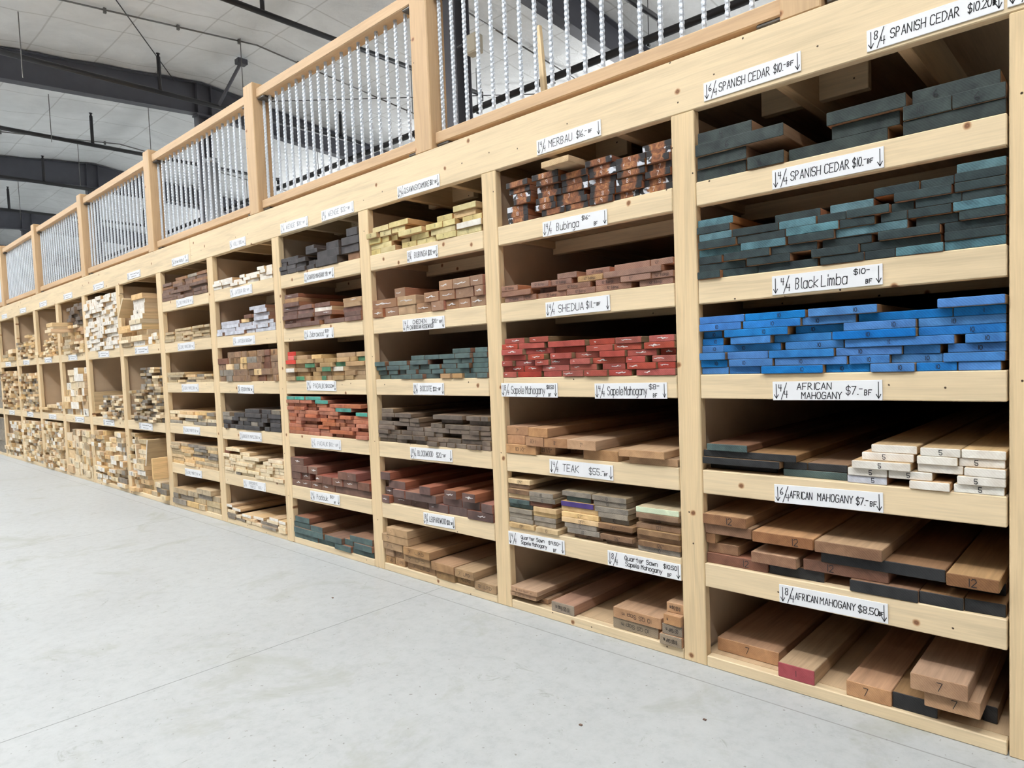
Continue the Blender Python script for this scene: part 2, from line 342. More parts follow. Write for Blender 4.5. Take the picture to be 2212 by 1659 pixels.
# ------------------------------------------------------------------ steel frame under the roof
RX = [2.2, -5.42, -13.21, -20.66, -28.2, -35.8, -43.2]
ORD = ['nearest', 'second', 'third', 'fourth', 'fifth', 'sixth', 'seventh', 'eighth', 'ninth', 'tenth', 'eleventh', 'twelfth', 'thirteenth', 'fourteenth',
       'fifteenth', 'sixteenth', 'seventeenth', 'eighteenth', 'nineteenth', 'twentieth', 'twenty-first', 'twenty-second', 'twenty-third', 'twenty-fourth']
FRM = ['close to the camera end, over the near bays', 'next to the near black column', 'with the diagonal sway brace in front', 'with bolted stiffeners, beyond the braced one', 'fourth along from near column', 'fifth along from near column', 'sixth along, by the end wall']
def rafter_bottom(y): return roof_z(y) - .03 - (.47 + .14*max(0, 1 - abs(y-RIDGE_Y)/4.0))
for i, x in enumerate(RX):
    if i == 0: continue
    e = empty('steel_rafter', (x, RIDGE_Y, RIDGE_Z - .03), 'dark grey steel roof rafter ' + FRM[i], 'roof beam', 'steel roof rafters', 'thing')
    yy = [-16, -8, -4, -.3, RIDGE_Y, 7.7, 12, 23]
    w = MB()
    for a, b in zip(yy, yy[1:]):
        P = []
        for xo in (-.005, .005):
            P += [(xo, a-RIDGE_Y, rafter_bottom(a)-RIDGE_Z+.03), (xo, b-RIDGE_Y, rafter_bottom(b)-RIDGE_Z+.03), (xo, b-RIDGE_Y, roof_z(b)-RIDGE_Z), (xo, a-RIDGE_Y, roof_z(a)-RIDGE_Z)]
        w.add(P, [(0, 1, 2, 3), (7, 6, 5, 4), (0, 4, 5, 1), (3, 2, 6, 7)])
    w.build('web', STEEL, e)
    for nm, fn, th in (('bottom_flange', rafter_bottom, .014), ('top_flange', lambda y: roof_z(y)-.03, .012)):
        m = MB()
        for a, b in zip(yy, yy[1:]):
            za, zb = fn(a)-RIDGE_Z+.03, fn(b)-RIDGE_Z+.03
            P = [(sx*.105, y-RIDGE_Y, z+d) for d in (-th, 0) for y, z in ((a, za), (b, zb)) for sx in (-1, 1)]
            m.add(P, [(0, 1, 3, 2), (4, 6, 7, 5), (0, 4, 5, 1), (2, 3, 7, 6), (0, 2, 6, 4), (1, 5, 7, 3)])
        m.build(nm, STEEL, e)
    for yo in (-.11, .16):
        MB().box(-.1, .1, yo-.008, yo+.008, rafter_bottom(RIDGE_Y)-RIDGE_Z+.03, -.01, 0).build('stiffener', STEEL, e)
    c = empty('steel_column', (x, RIDGE_Y, 0), 'dark grey steel column ' + ['', 'rising behind the railing closest to the camera', 'beside the galvanised duct', 'third from near end, behind the railing', 'fourth from near end', 'fifth from near end', 'sixth, by the end wall'][i], 'column', 'steel columns', 'thing')
    h = rafter_bottom(RIDGE_Y) - .06
    MB().box(-.11, .11, -.125, -.112, 0, h, 0).build('flange', STEEL, c); MB().box(-.11, .11, .112, .125, 0, h, 0).build('flange', STEEL, c)
    MB().box(-.006, .006, -.112, .112, 0, h, 0).build('web', STEEL, c); MB().box(-.13, .13, -.15, .15, h, h+.03, 0).build('cap_plate', STEEL, c)

# sprinkler pipes
PZ = 6.2
for i, x in enumerate([-4.2, -8.08, -11.95, -15.9, -19.98, -24.0]):
    e = empty('sprinkler_pipe', (x, 0, PZ), 'black sprinkler branch pipe running across under the roof, %s from near end' % ('first', 'second', 'third', 'fourth', 'fifth', 'sixth')[i], 'pipe', 'sprinkler branch pipes')
    MB().tube((0, -1.9, 0), (0, 6.66, 0), .042, 12).tube((0, 6.66, .04), (0, 6.66, -.12), .035, 10).build('pipe', BLACKPIPE, e, smooth=True)
    for y in (-1.1, 2.5, 6.1):
        top = roof_z(y) - .14 - PZ
        MB().tube((0, y, .03), (0, y, top), .032, 10).build('riser', BLACKPIPE, e, smooth=True)
        MB().tube((0, y, top), (0, y, top+.05), .02, 8).tube((0, y, top+.05), (0, y, top+.06), .035, 8).build('sprinkler_head', BLACKPIPE, e, smooth=True)
    if i == 2:
        MB().tube((.02, 3.5, .03), (.5, 3.75, .75), .03, 8).box(.42, .58, 3.66, 3.84, .70, .80, .01).build('sway_brace', STEEL, e)
e = empty('sprinkler_main', (0, 6.66, PZ-.22), 'thick black sprinkler main running lengthwise behind the railing', 'pipe')
MB().tube((8, 0, 0), (-40, 0, 0), .06, 14).build('pipe', BLACKPIPE, e, smooth=True)
for i in range(14):
    x = 1.3 - 1.9*i
    MB().tube((x, 0, .0), (x, 0, roof_z(6.66)-PZ+.15), .006, 6).tube((x, -.02, -.09), (x, .02, -.09), .02, 8).build('hanger_rod', BLACKPIPE, e)
for i, (x, nm) in enumerate([(-7.0, 'first'), (-10.75, 'second'), (-13.75, 'third'), (-18.2, 'fourth'), (-21.6, 'fifth')]):
    m = MB(); yy = [-12, -6, -2, 0, 1.3, 2.4, 3.4, RIDGE_Y, 4.5, 6, 9, 14]
    for a, b in zip(yy, yy[1:]): m.tube((0, a, roof_z(a)-.06-RIDGE_Z), (0, b, roof_z(b)-.06-RIDGE_Z), .014, 8)
    e = empty('electrical_conduit', (x, 0, RIDGE_Z), 'thin grey conduit clipped to the white ceiling, %s from near end' % nm, 'conduit', 'conduits on the ceiling')
    m.build('tube', CONDUIT, e, smooth=True)
    for y in (-1.2, .35, 1.35, 2.4, 3.4, 4.5, 5.6, 7):
        MB().box(-.02, .02, y-.02, y+.02, roof_z(y)-.11-RIDGE_Z, roof_z(y)-.03-RIDGE_Z, .003).build('clip', CONDUIT, e)
def rod(a, b, lab, r=.009):
    a = Vector(a); b = Vector(b); o = MB().tube((0, 0, 0), b-a, r, 6).build('brace_rod', BLACKPIPE, None, a); prop(o, lab, 'rod', 'thin roof brace rods')
rod((-5.5, -1.66, 6.42), (-13.15, 3.2, 6.95), 'thin dark brace rod slanting across the white ceiling before the ridge')
rod((-13.15, 4.5, 6.88), (-5.5, 9.6, 6.35), 'thin dark brace rod slanting across the ceiling behind the railing')
for i, (x, y, z0) in enumerate([(-11.56, .44, 5.75), (-10.70, 3.4, 5.9), (-15.2, 1.6, 5.9), (-18.5, 2.9, 5.9), (-14.9, 3.3, 5.6), (-22.2, 2.4, 5.6), (-9.3, 6.0, 5.9), (-7.4, 6.3, 5.9)]):
    o = MB().tube((0, 0, 0), (0, 0, z0-roof_z(y)+.03), .008, 6).build('hanger_cable', CONDUIT, None, (x, y, roof_z(y)-.03))
    prop(o, 'thin grey hanger cable dropping from the ceiling, %s along the hall' % ('third', 'second', 'fifth', 'seventh', 'fourth', 'eighth', 'sixth', 'first')[i], 'cable', 'ceiling hanger cables')
e = empty('emergency_light', (-5.0, 3.62, 5.13), 'small beige emergency light box beside the nearest black column', 'light fixture')
MB().box(-.1, .1, -.07, .07, -.13, .1, .015).build('housing', LIGHTBOX, e); MB().tube((-.30, 0, .05), (-.1, 0, .05), .015, 8).build('bracket', STEEL, e)
e = empty('round_duct', (-12.12, 3.4, 2.3), 'galvanised round duct standing beside the second black column', 'duct')
MB().tube((0, 0, .0), (0, 0, 2.92), .13, 20).build('pipe', DUCTM, e, smooth=True); MB().tube((0, 0, 2.86), (0, 0, 2.94), .14, 20).build('collar', DUCTM, e, smooth=True)

# ------------------------------------------------------------------ lumber rack (near end at right, far end away to the left)
DEPTH = 3.54
BAY = {0: (0, .96), 1: (-1.044, -.099), 2: (-2.088, -1.143), 3: (-3.138, -2.188), 4: (-4.198, -3.238), 5: (-5.283, -4.302), 6: (-6.385, -5.392),
       7: (-7.545, -6.49), 8: (-8.63, -7.65), 9: (-9.735, -8.74), 10: (-10.87, -9.85), 11: (-12.03, -10.98), 12: (-13.10, -12.13)}
rack = empty('lumber_rack', (0, 0, 0), 'long built-in pine lumber rack of open cells along the concrete floor', 'rack')
FAS = [(1.734, 1.821), (1.375, 1.464), (1.024, 1.113), (.666, .755), (.31, .40)]
FAS2 = [(1.378, 1.467), (.657, .746)]
edges = sorted(BAY.items())
MB().box(-13.3, -4.6, 0, .038, 2.085, 2.285, .003).build('top_beam', PINE_X, rack)
MB().box(-4.597, 2.6, 0, .038, 2.085, 2.285, .003).build('top_beam', PINE_X, rack)
rp = [(BAY[b][1], BAY[b-1][0]) for b in range(1, 13)] + [(.963, 1.055), (-13.2, -13.103)]
for x0, x1 in rp:
    MB().box(x0+.001, x1-.001, .0, .038, 0, 2.084, .003).build('post', PINE_Z, rack)
    c = (x0+x1)/2
    MB().box(c-.017, c+.017, .039, DEPTH, 0, 2.08, 0).build('divider_panel', PANEL, rack)
for b, (x0, x1) in edges:
    xl, xr = x0+.001, x1-.001; pl, pr = x0-.024, x1+.024
    for z0, z1 in (FAS if b < 6 else FAS2):
        MB().box(xl, xr, .0, .038, z0, z1, .003).build('shelf_edge', PINE_X, rack)
        MB().box(pl, pr, .039, DEPTH, z1-.019, z1-.0005, 0).build('shelf_deck', PLY, rack)
        MB().box(pl, pr, .42, .458, z0, z1-.02, .002).build('shelf_joist', PINE_X, rack)
        for xx in (pl, pr-.02): MB().box(xx, xx+.02, .04, 1.6, z0+.03, z1-.02, .001).build('cleat', PINE_Y, rack)
    MB().box(xl, xr, .0, .038, .0, .042, .003).build('kick_board', PINE_X, rack)
    MB().box(pl, pr, .039, DEPTH, .0, .0415, 0).build('bottom_deck', PLY, rack)
    for fx in (.32, .72): 
        xx = x0 + (x1-x0)*fx; MB().box(xx-.019, xx+.019, .04, DEPTH, 2.09, 2.262, .002).build('floor_joist', PINE_Y, rack)
    MB().box(x0+.1, x0+.5, .36, .398, 2.12, 2.262, .002).build('blocking', PINE_X, rack)
MB().box(-13.2, 2.4, DEPTH, DEPTH+.02, 0, 2.26, 0).build('back_panel', PANEL, rack)
MB().box(-13.3, 2.6, .039, DEPTH+.02, 2.264, 2.284, 0).build('mezzanine_deck', PLY, rack)

# ------------------------------------------------------------------ guard railing on the mezzanine edge
PX = [2.33, .392, -1.572, -3.468, -5.468, -7.535, -9.59, -11.6, -13.2]
PW = .068
for i, x in enumerate(PX):
    o = MB().box(-PW, PW, .004, .122, 0, .895 if i > 1 else 1.25, .005).build('railing_post', CEDAR_Z, None, (x, 0, 2.286))
    prop(o, 'square timber railing post standing on the rack beam, %s from the near end' % ORD[i].replace('nearest', 'first'), 'post', 'railing posts')
def rebar():
    m = MB(); n = 8; rings = 118; L = .715; vs = []
    for j in range(rings+1):
        z = L*j/rings
        for q in range(n):
            t = 2*math.pi*q/n
            r = .0088 + (.0018 if ((j/4.0) + q/n) % 1 < .42 else 0)
            vs.append((r*math.cos(t), r*math.sin(t), z))
    m.add(vs, [(j*n+q, j*n+(q+1) % n, (j+1)*n+(q+1) % n, (j+1)*n+q) for j in range(rings) for q in range(n)])
    return m.mesh('rebar_baluster', GALV)
REBAR = rebar()
for i in range(len(PX)-1):
    xr, xl = PX[i]-PW-.001, PX[i+1]+PW+.001; mid = (xl+xr)/2
    e = empty('guard_railing', (mid, .075, 2.286), 'timber guard rail with white steel rod balusters, %s section from the near end' % ('first', 'second', 'third', 'fourth', 'fifth', 'sixth', 'seventh', 'eighth')[i], 'railing', 'guard rail sections')
    h = (xr-xl)/2
    MB().box(-h, h, -.045, .045, .032, .09, .005).build('bottom_rail', CEDAR_X, e)
    MB().box(-h, h, -.045, .045, .79, .855, .005).build('top_rail', CEDAR_X, e)
    n = 20
    for q in range(n):
        link('baluster', REBAR, e, (-h + .018 + (2*h-.05)*q/(n-1), 0, .088))
    for sx in (-1, 1):
        for z in (.018, .776):
            MB().box(sx*(h-.05)-.045, sx*(h-.05)+.045, -.04, .04, z, z+.013, .004).build('bracket', BRK, e)
o = MB()
o.box(-.023, .023, -.012, .012, 0, .74, .002)
o = o.build('wooden_stake', pine('stake_wood', (238, 214, 172), 'z', False), None, (-1.222, .6, 2.285)); o.rotation_euler = (0, R(-3.5), 0)
bmx = bmesh.new(); bmx.from_mesh(o.data)
for v in bmx.verts:
    if v.co.z > .6: v.co.x *= .5
    if v.co.z < .1: pass
bmx.to_mesh(o.data); bmx.free()
prop(o, 'slim pale wooden stake standing behind the railing rods, pointed top', 'stake')

# ------------------------------------------------------------------ stroke lettering
G = {
 'A':'02 28 42|14 34','B':'02 08 28 37 36 25 05|25 34 33 22 02','C':'47 38 18 07 03 12 32 43','D':'02 08 28 46 44 22 02','E':'48 08 02 42|05 35','F':'48 08 02|05 35',
 'G':'47 38 18 06 03 12 32 43 45 25','H':'02 08|42 48|05 45','I':'22 28','J':'48 44 32 12 04','K':'02 08|48 05 42','L':'08 02 42','M':'02 08 25 48 42','N':'02 08 42 48',
 'O':'18 06 04 12 32 44 46 38 18','P':'02 08 28 37 36 25 05','Q':'18 06 04 12 32 44 46 38 18|24 51','R':'02 08 28 37 36 25 05|15 42','S':'47 38 18 07 06 15 35 44 43 32 12 03',
 'T':'08 48|28 22','U':'08 03 12 32 43 48','V':'08 22 48','W':'08 12 26 32 48','X':'02 48|08 42','Y':'08 25 48|25 22','Z':'08 48 02 42',
 'a':'45 36 16 05 03 12 32 43|46 42','b':'08 02|05 16 36 45 43 32 12 03','c':'45 36 16 05 03 12 32 43','d':'45 36 16 05 03 12 32 43|48 42','e':'04 44 45 36 16 05 03 12 32 43',
 'g':'45 36 16 05 03 12 32 43|46 41 30 10','h':'08 02|05 16 36 45 42','i':'26 22|28 27','k':'08 02|46 04 42','l':'18 13 22','m':'06 02|05 16 25 22|25 36 45 42','n':'06 02|05 16 36 45 42',
 'o':'16 05 03 12 32 43 45 36 16','p':'06 00|05 16 36 45 43 32 12 03','r':'06 02|04 16 36','s':'45 36 16 05 14 34 43 32 12 03','t':'28 23 32|06 46','u':'06 03 12 32 43|46 42','w':'06 12 25 32 46','y':'06 23|46 10','f':'47 38 28 27 22|06 36','z':'06 46 02 42',
 '0':'18 06 04 12 32 44 46 38 18','1':'28 22','2':'07 18 38 46 02 42','3':'07 18 38 46 25 44 32 12 03','4':'08 05 45|38 32','5':'48 08 05 35 44 43 32 12 03','6':'38 05 03 12 32 43 34 14 03','7':'08 48 12','8':'15 07 18 38 47 35 15 03 12 32 43 35','9':'45 25 06 07 18 38 47 42',
 '$':'47 38 18 07 06 15 35 44 43 32 12 03|29 21','.':'12 22','-':'06 36','/':'01 49','"':'18 16|38 36',"'":'28 16',' ':'','~':'04 26 34 46 35 55',
}
def strokes(text):
    """list of polylines in cap-height units (baseline 0, caps 1) and the run's width"""
    x = 0; out = []
    for ch in text:
        sh = {'I': -.17, 'i': -.24, '1': -.2, 'l': -.08, '.': -.12, "'": -.1}.get(ch, 0)
        for part in G.get(ch, '').split('|'):
            pts = [(x + sh + int(p[0])/6.0, (int(p[1])-2)/6.0) for p in part.split()]
            if len(pts) > 1: out.append(pts)
        x += {'I': .34, 'i': .34, '1': .42, '.': .3, "'": .35, ' ': .5, 'l': .42, 'm': .95, 'M': .95, 'W': .95, '/': .75}.get(ch, .88)
    return out, max(x - .2, .1)
def ribbon(m, pts, w, y=0):
    for (ax, az), (bx, bz) in zip(pts, pts[1:]):
        dx, dz = bx-ax, bz-az; d = math.hypot(dx, dz)
        if d < 1e-6: continue
        ux, uz = dx/d*w/2, dz/d*w/2; px, pz = -uz, ux
        ax2, az2, bx2, bz2 = ax-ux*.7, az-uz*.7, bx+ux*.7, bz+uz*.7
        m.add([(ax2-px, y, az2-pz), (bx2-px, y, bz2-pz), (bx2+px, y, bz2+pz), (ax2+px, y, az2+pz)], [(0, 1, 2, 3)])
def put(m, text, x0, x1, z0, h, w, y, rng=None):
    st, tw = strokes(text); sx = (x1-x0)/tw
    for pts in st: ribbon(m, [(x0 + px*sx + pz*h*.06, z0 + pz*h) for px, pz in pts], w, y)
def arrow(m, x, z1, z0, w, y):
    ribbon(m, [(x, z1), (x, z0)], w, y); ribbon(m, [(x-.007, z0+.013), (x, z0)], w, y); ribbon(m, [(x+.007, z0+.013), (x, z0)], w, y)

# sign texts: (text, x from, x to, baseline, cap height) as shares of the card
def q4(n, x=.06): return [(n, x, x+.028, .48, .36), ('/', x+.025, x+.064, .16, .66), ('4', x+.054, x+.086, .14, .36)]
SIGN = {
 'sc8': ('8/4 Spanish Cedar', 'under the lone post top at near end', q4('8') + [('SPANISH CEDAR', .19, .70, .3, .42), ('$10.20', .76, .92, .3, .36), ('BF', .93, .955, .3, .2)]),
 'edge': ('blank-edged', '', []),
 'sc6': ('6/4 Spanish Cedar', '', q4('6') + [('SPANISH CEDAR', .17, .70, .28, .44), ('$10.-', .74, .86, .3, .4), ('BF', .87, .93, .42, .22)]),
 'sc4': ('4/4 Spanish Cedar', '', q4('4') + [('SPANISH CEDAR', .18, .71, .28, .44), ('$10.-', .74, .86, .3, .4), ('BF', .865, .91, .35, .2)]),
 'limba': ('4/4 Black Limba', '', q4('4', .09) + [('Black', .23, .44, .2, .56), ('Limba', .47, .70, .2, .56), ('$10-', .76, .90, .62, .24), ('BF', .86, .91, .12, .2)]),
 'am4': ('4/4 African Mahogany', '', q4('4') + [('AFRICAN', .24, .56, .56, .34), ('MAHOGANY', .28, .65, .08, .34), ('$7.-', .69, .84, .3, .4), ('BF', .85, .91, .26, .26)]),
 'am6': ('6/4 African Mahogany', '', q4('6') + [('AFRICAN', .155, .37, .32, .38), ('MAHOGANY', .42, .74, .32, .38), ('$7.-', .77, .88, .3, .36), ('BF', .89, .945, .28, .24)]),
 'am8': ('8/4 African Mahogany', '', q4('8') + [('AFRICAN', .16, .375, .34, .36), ('MAHOGANY', .40, .72, .34, .36), ('$8.50', .745, .92, .32, .34), ('BF', .925, .96, .34, .2)]),
 'merbau': ('4/4 Merbau', '', q4('4') + [('MERBAU', .20, .57, .26, .48), ('$16.-', .64, .80, .3, .42), ('BF', .82, .87, .4, .18)]),
 'bub4': ('4/4 Bubinga', '', q4('4') + [('Bubinga', .23, .58, .24, .5), ('$16-', .63, .76, .6, .26), ('BF', .81, .86, .12, .22)]),
 'shedua': ('4/4 Shedua', '', q4('4') + [('SHEDUA', .21, .61, .24, .48), ('$11.-', .65, .80, .3, .42), ('BF', .81, .86, .4, .2)]),
 'sap8': ('8/4 Sapele Mahogany', '', q4('8') + [('Sapele', .19, .42, .24, .54), ('Mahogany', .45, .79, .24, .54), ('$8.50', .82, .94, .6, .24), ('BF', .85, .89, .08, .2)]),
 'sap4': ('4/4 Sapele Mahogany', '', q4('4') + [('Sapele', .19, .41, .24, .54), ('Mahogany', .43, .74, .24, .54), ('$8-', .77, .91, .6, .28), ('BF', .82, .87, .1, .22)]),
 'teak': ('4/4 Teak', '', q4('4') + [('TEAK', .22, .48, .26, .48), ('$55.-', .64, .88, .26, .42), ('BF', .87, .92, .26, .18)]),
 'qs4': ('4/4 Quarter Sawn Sapele Mahogany', '', q4('4') + [('Quarter Sawn', .24, .66, .58, .26), ('Sapele Mahogany', .24, .70, .2, .26), ('$9.50-', .73, .94, .56, .22), ('BF', .81, .86, .08, .2)]),
 'qs8': ('8/4 Quarter Sawn Sapele Mahogany', '', q4('8') + [('Quarter Sawn', .25, .70, .58, .28), ('Sapele Mahogany', .26, .76, .2, .28), ('$10.50', .78, .95, .58, .24), ('BF', .83, .88, .1, .2)]),
 'syc': ('6/4 Quartersawn Sycamore', '', q4('6') + [('Q.SAWN', .17, .42, .28, .42), ('SYCAMORE', .44, .77, .28, .42), ('$8.-', .79, .89, .32, .36), ('BF', .90, .95, .36, .2)]),
 'bub8': ('8/4 Bubinga', '', q4('8') + [('BUBINGA', .25, .66, .3, .44), ('$20.-', .70, .86, .3, .38), ('BF', .87, .94, .36, .2)]),
 'chechen': ('4/4 Chechen Caribbean Rosewood', '', q4('4') + [('CHECHEN', .26, .58, .56, .32), ('CARIBBEAN ROSEWOOD', .18, .75, .14, .3), ('$20.-', .72, .86, .5, .3), ('BF', .89, .95, .46, .2)]),
 'bocote': ('4/4 Bocote', '', q4('4') + [('BOCOTE', .24, .62, .32, .42), ('$32.-', .66, .82, .34, .3), ('BF', .84, .90, .4, .2)]),
 'blood': ('8/4 Bloodwood', '', q4('8') + [('BLOODWOOD', .19, .56, .3, .44), ('$20.-', .64, .80, .3, .38), ('BF', .81, .86, .36, .2)]),
 'leop': ('8/4 Leopardwood', '', q4('8') + [('LEOPARDWOOD', .20, .74, .3, .42), ('$20.-', .77, .89, .3, .34), ('BF', .90, .95, .34, .2)]),
 'wen4': ('4/4 Wenge', '', q4('4') + [('WENGE', .22, .55, .28, .46), ('$20.-', .62, .82, .34, .36), ('BF', .84, .90, .4, .2)]),
 'wen8': ('8/4 Wenge', '', q4('8') + [('WENGE', .22, .56, .28, .46), ('$22.-', .62, .82, .32, .4), ('BF', .84, .90, .4, .2)]),
 'santos': ('4/4 Santos Mahogany', '', q4('4') + [('SANTOS MAHOGANY', .16, .70, .28, .42), ('$9.-', .74, .84, .32, .34), ('BF', .86, .92, .4, .2)]),
 'zebra': ('4/4 Zebrawood', '', q4('4') + [('Zebrawood', .20, .68, .26, .5), ('$20-', .73, .88, .58, .26), ('BF', .78, .84, .1, .22)]),
 'pad4': ('4/4 Padauk at $10.50', '', q4('4') + [('PADAUK', .24, .62, .26, .46), ('$10.50', .66, .88, .34, .32), ('BF', .89, .95, .4, .2)]),
 'pad6': ('faded 6/4 Padauk', '', q4('6') + [('PADAUK', .23, .58, .28, .42), ('$10.-', .62, .80, .32, .34), ('BF', .84, .92, .34, .22)]),
 'pad5': ('lower 4/4 Padauk', '', q4('4') + [('Padauk', .23, .62, .24, .5), ('$10-', .70, .85, .58, .26), ('BF', .82, .88, .1, .2)]),
 'holly': ('6/4 Holly', '', q4('6') + [('HOLLY', .24, .58, .3, .42), ('$35.-', .62, .82, .32, .34), ('BF', .84, .90, .34, .2)]),
 'jat4': ('4/4 Jatoba', '', q4('4') + [('JATOBA', .22, .56, .28, .42), ('$8.-', .62, .78, .32, .34), ('BF', .80, .88, .36, .22)]),
 'jat8': ('8/4 Jatoba', '', q4('8') + [('JATOBA', .22, .56, .28, .42), ('$8.50', .60, .78, .32, .34), ('BF', .80, .88, .36, .22)]),
 'ebony': ('4/4 Ebony', '', q4('4') + [('EBONY', .24, .60, .28, .42), ('$95.-', .64, .84, .32, .34), ('BF', .86, .92, .36, .2)]),
 'bird1': ('upper Birdseye Maple', '', q4('4') + [('BIRDSEYE MAPLE', .16, .70, .3, .36), ('$10.-', .74, .88, .32, .3), ('BF', .89, .94, .32, .2)]),
 'bird2': ('lower Birdseye Maple', '', q4('4') + [('BIRDSEYE', .28, .66, .56, .28), ('MAPLE', .34, .56, .16, .28), ('$15.-', .70, .88, .2, .28)]),
 'walnut': ('4/4 Brown Walnut', '', q4('4') + [('Brown Walnut', .20, .74, .28, .4), ('10', .80, .88, .6, .26), ('BF', .86, .92, .14, .2)]),
}
for i_, kk in enumerate(('cm1', 'cm2', 'cm3', 'cm4', 'cm5')):
    SIGN[kk] = ('Curly Maple', '', q4('4') + [('CURLY MAPLE', .18, .66, .3, .38), ('$8.-', .70, .84, .32, .32), ('BF', .86, .92, .34, .2)])
FAINT = {'pad6', 'cm1', 'cm2', 'cm3', 'cm4', 'cm5', 'jat4', 'jat8', 'bird1', 'bird2', 'holly', 'wen4', 'wen8'}
BAYN = {0: 'first', 1: 'second', 2: 'third', 3: 'fourth', 4: 'fifth', 5: 'sixth', 6: 'seventh', 7: 'eighth', 8: 'ninth', 9: 'tenth', 10: 'eleventh', 11: 'twelfth'}
WHERE = {'sc8': 'at the near end of the top beam', 'sc6': 'on the top beam', 'sc4': 'on the shelf edge above teal-ended boards', 'am4': 'in two lines, below the blue-ended boards',
 'am6': 'below the white-ended boards', 'am8': 'on the lowest shelf edge', 'merbau': 'on the top beam', 'bub4': 'below the black-edged boards', 'sap8': 'short one below red boards', 'sap4': 'long one below the red-ended boards',
 'qs4': 'beside the post, under teak boards', 'qs8': 'by the next post, under teak boards', 'syc': 'on the top beam', 'bub8': 'below the yellow-ended boards', 'wen4': 'on the top beam, twenty dollars', 'wen8': 'on the top beam, twenty-two dollars',
 'pad4': 'above turquoise-topped red boards', 'pad6': 'below the brick red boards', 'pad5': 'above grey-green-ended boards', 'holly': 'on the top beam', 'walnut': 'on the top beam', 'jat4': 'above white-ended boards', 'jat8': 'below white-ended boards'}
SIGNS = [
('sc8', 0.776, 2.121, 0.353, 0.064, -4.5),
('edge', 1.043, 2.106, 0.165, 0.056, -1.8),
('sc6', 0.22, 2.133, 0.356, 0.066, 0.5),
('sc4', 0.469, 1.77, 0.352, 0.064, 0.1),
('limba', 0.462, 1.415, 0.357, 0.066, 0.4),
('am4', 0.458, 1.055, 0.355, 0.062, 0.6),
('am6', 0.457, 0.699, 0.356, 0.065, 0.9),
('am8', 0.468, 0.346, 0.354, 0.063, 0.6),
('merbau', -0.598, 2.124, 0.35, 0.065, 0.5),
('bub4', -0.58, 1.763, 0.349, 0.063, -0.2),
('shedua', -0.579, 1.413, 0.341, 0.062, 0.6),
('sap8', -0.879, 1.054, 0.345, 0.066, -0.3),
('sap4', -0.319, 1.052, 0.351, 0.062, 0.5),
('teak', -0.589, 0.71, 0.344, 0.062, -0.5),
('qs4', -0.869, 0.347, 0.346, 0.065, 0.7),
('qs8', -0.278, 0.345, 0.352, 0.061, -0.2),
('syc', -1.62, 2.119, 0.351, 0.065, -0.2),
('bub8', -1.609, 1.768, 0.257, 0.061, -0.4),
('chechen', -1.627, 1.404, 0.348, 0.063, -0.2),
('bocote', -1.607, 1.059, 0.255, 0.061, -0.1),
('blood', -1.612, 0.71, 0.347, 0.055, 0.8),
('leop', -1.568, 0.358, 0.263, 0.053, 1.0),
('wen4', -2.916, 2.124, 0.351, 0.065, -0.7),
('wen8', -2.398, 2.123, 0.348, 0.064, -0.0),
('santos', -2.645, 1.771, 0.353, 0.061, -0.4),
('zebra', -2.683, 1.407, 0.353, 0.066, -0.3),
('pad4', -2.685, 1.078, 0.356, 0.065, -0.7),
('pad6', -2.665, 0.708, 0.353, 0.062, 0.7),
('pad5', -2.712, 0.357, 0.357, 0.06, 0.9),
('holly', -3.737, 2.123, 0.285, 0.051, -0.4),
('jat4', -3.729, 1.775, 0.358, 0.058, 0.7),
('jat8', -3.729, 1.413, 0.358, 0.057, -0.4),
('ebony', -3.744, 1.055, 0.275, 0.063, -0.5),
('bird1', -3.711, 0.706, 0.36, 0.052, 0.8),
('bird2', -3.694, 0.344, 0.354, 0.06, 0.5),
('walnut', -4.816, 2.131, 0.373, 0.065, -0.5),
('cm1', -4.774, 1.784, 0.355, 0.05, 1.0),
('cm2', -4.801, 1.414, 0.36, 0.061, 0.2),
('cm3', -4.772, 1.066, 0.374, 0.056, 0.4),
('cm4', -4.797, 0.706, 0.367, 0.061, 0.6),
('cm5', -4.815, 0.341, 0.376, 0.061, 0.9),
('b6t', -5.936, 2.138, 0.37, 0.058, -0.1),
('b7t', -7.012, 2.147, 0.386, 0.054, 0.8),
('b8t', -8.158, 2.163, 0.4, 0.058, -0.2),
('b9t', -9.283, 2.166, 0.391, 0.058, 0.3),
('b10t', -10.366, 2.174, 0.363, 0.057, -0.7),
('b11t', -11.534, 2.18, 0.383, 0.054, -0.9),
('b6m', -5.86, 1.417, 0.365, 0.064, -0.3),
('b7m', -6.995, 1.425, 0.372, 0.059, -0.6),
('b8m', -8.136, 1.422, 0.397, 0.068, -0.4),
('b9m', -9.228, 1.425, 0.385, 0.071, -0.9),
('b10m', -10.394, 1.429, 0.395, 0.072, -0.9),
('b11m', -11.517, 1.429, 0.418, 0.07, -1.1),
('b6b', -5.88, 0.701, 0.368, 0.066, -0.2),
('b7b', -6.978, 0.688, 0.368, 0.063, 0.4),
('b8b', -8.031, 0.691, 0.39, 0.065, 0.5),
('b9b', -9.219, 0.684, 0.379, 0.065, 0.4),
('b10b', -10.392, 0.682, 0.407, 0.072, 0.2),
('b11b', -11.515, 0.683, 0.385, 0.063, 0.6)
]
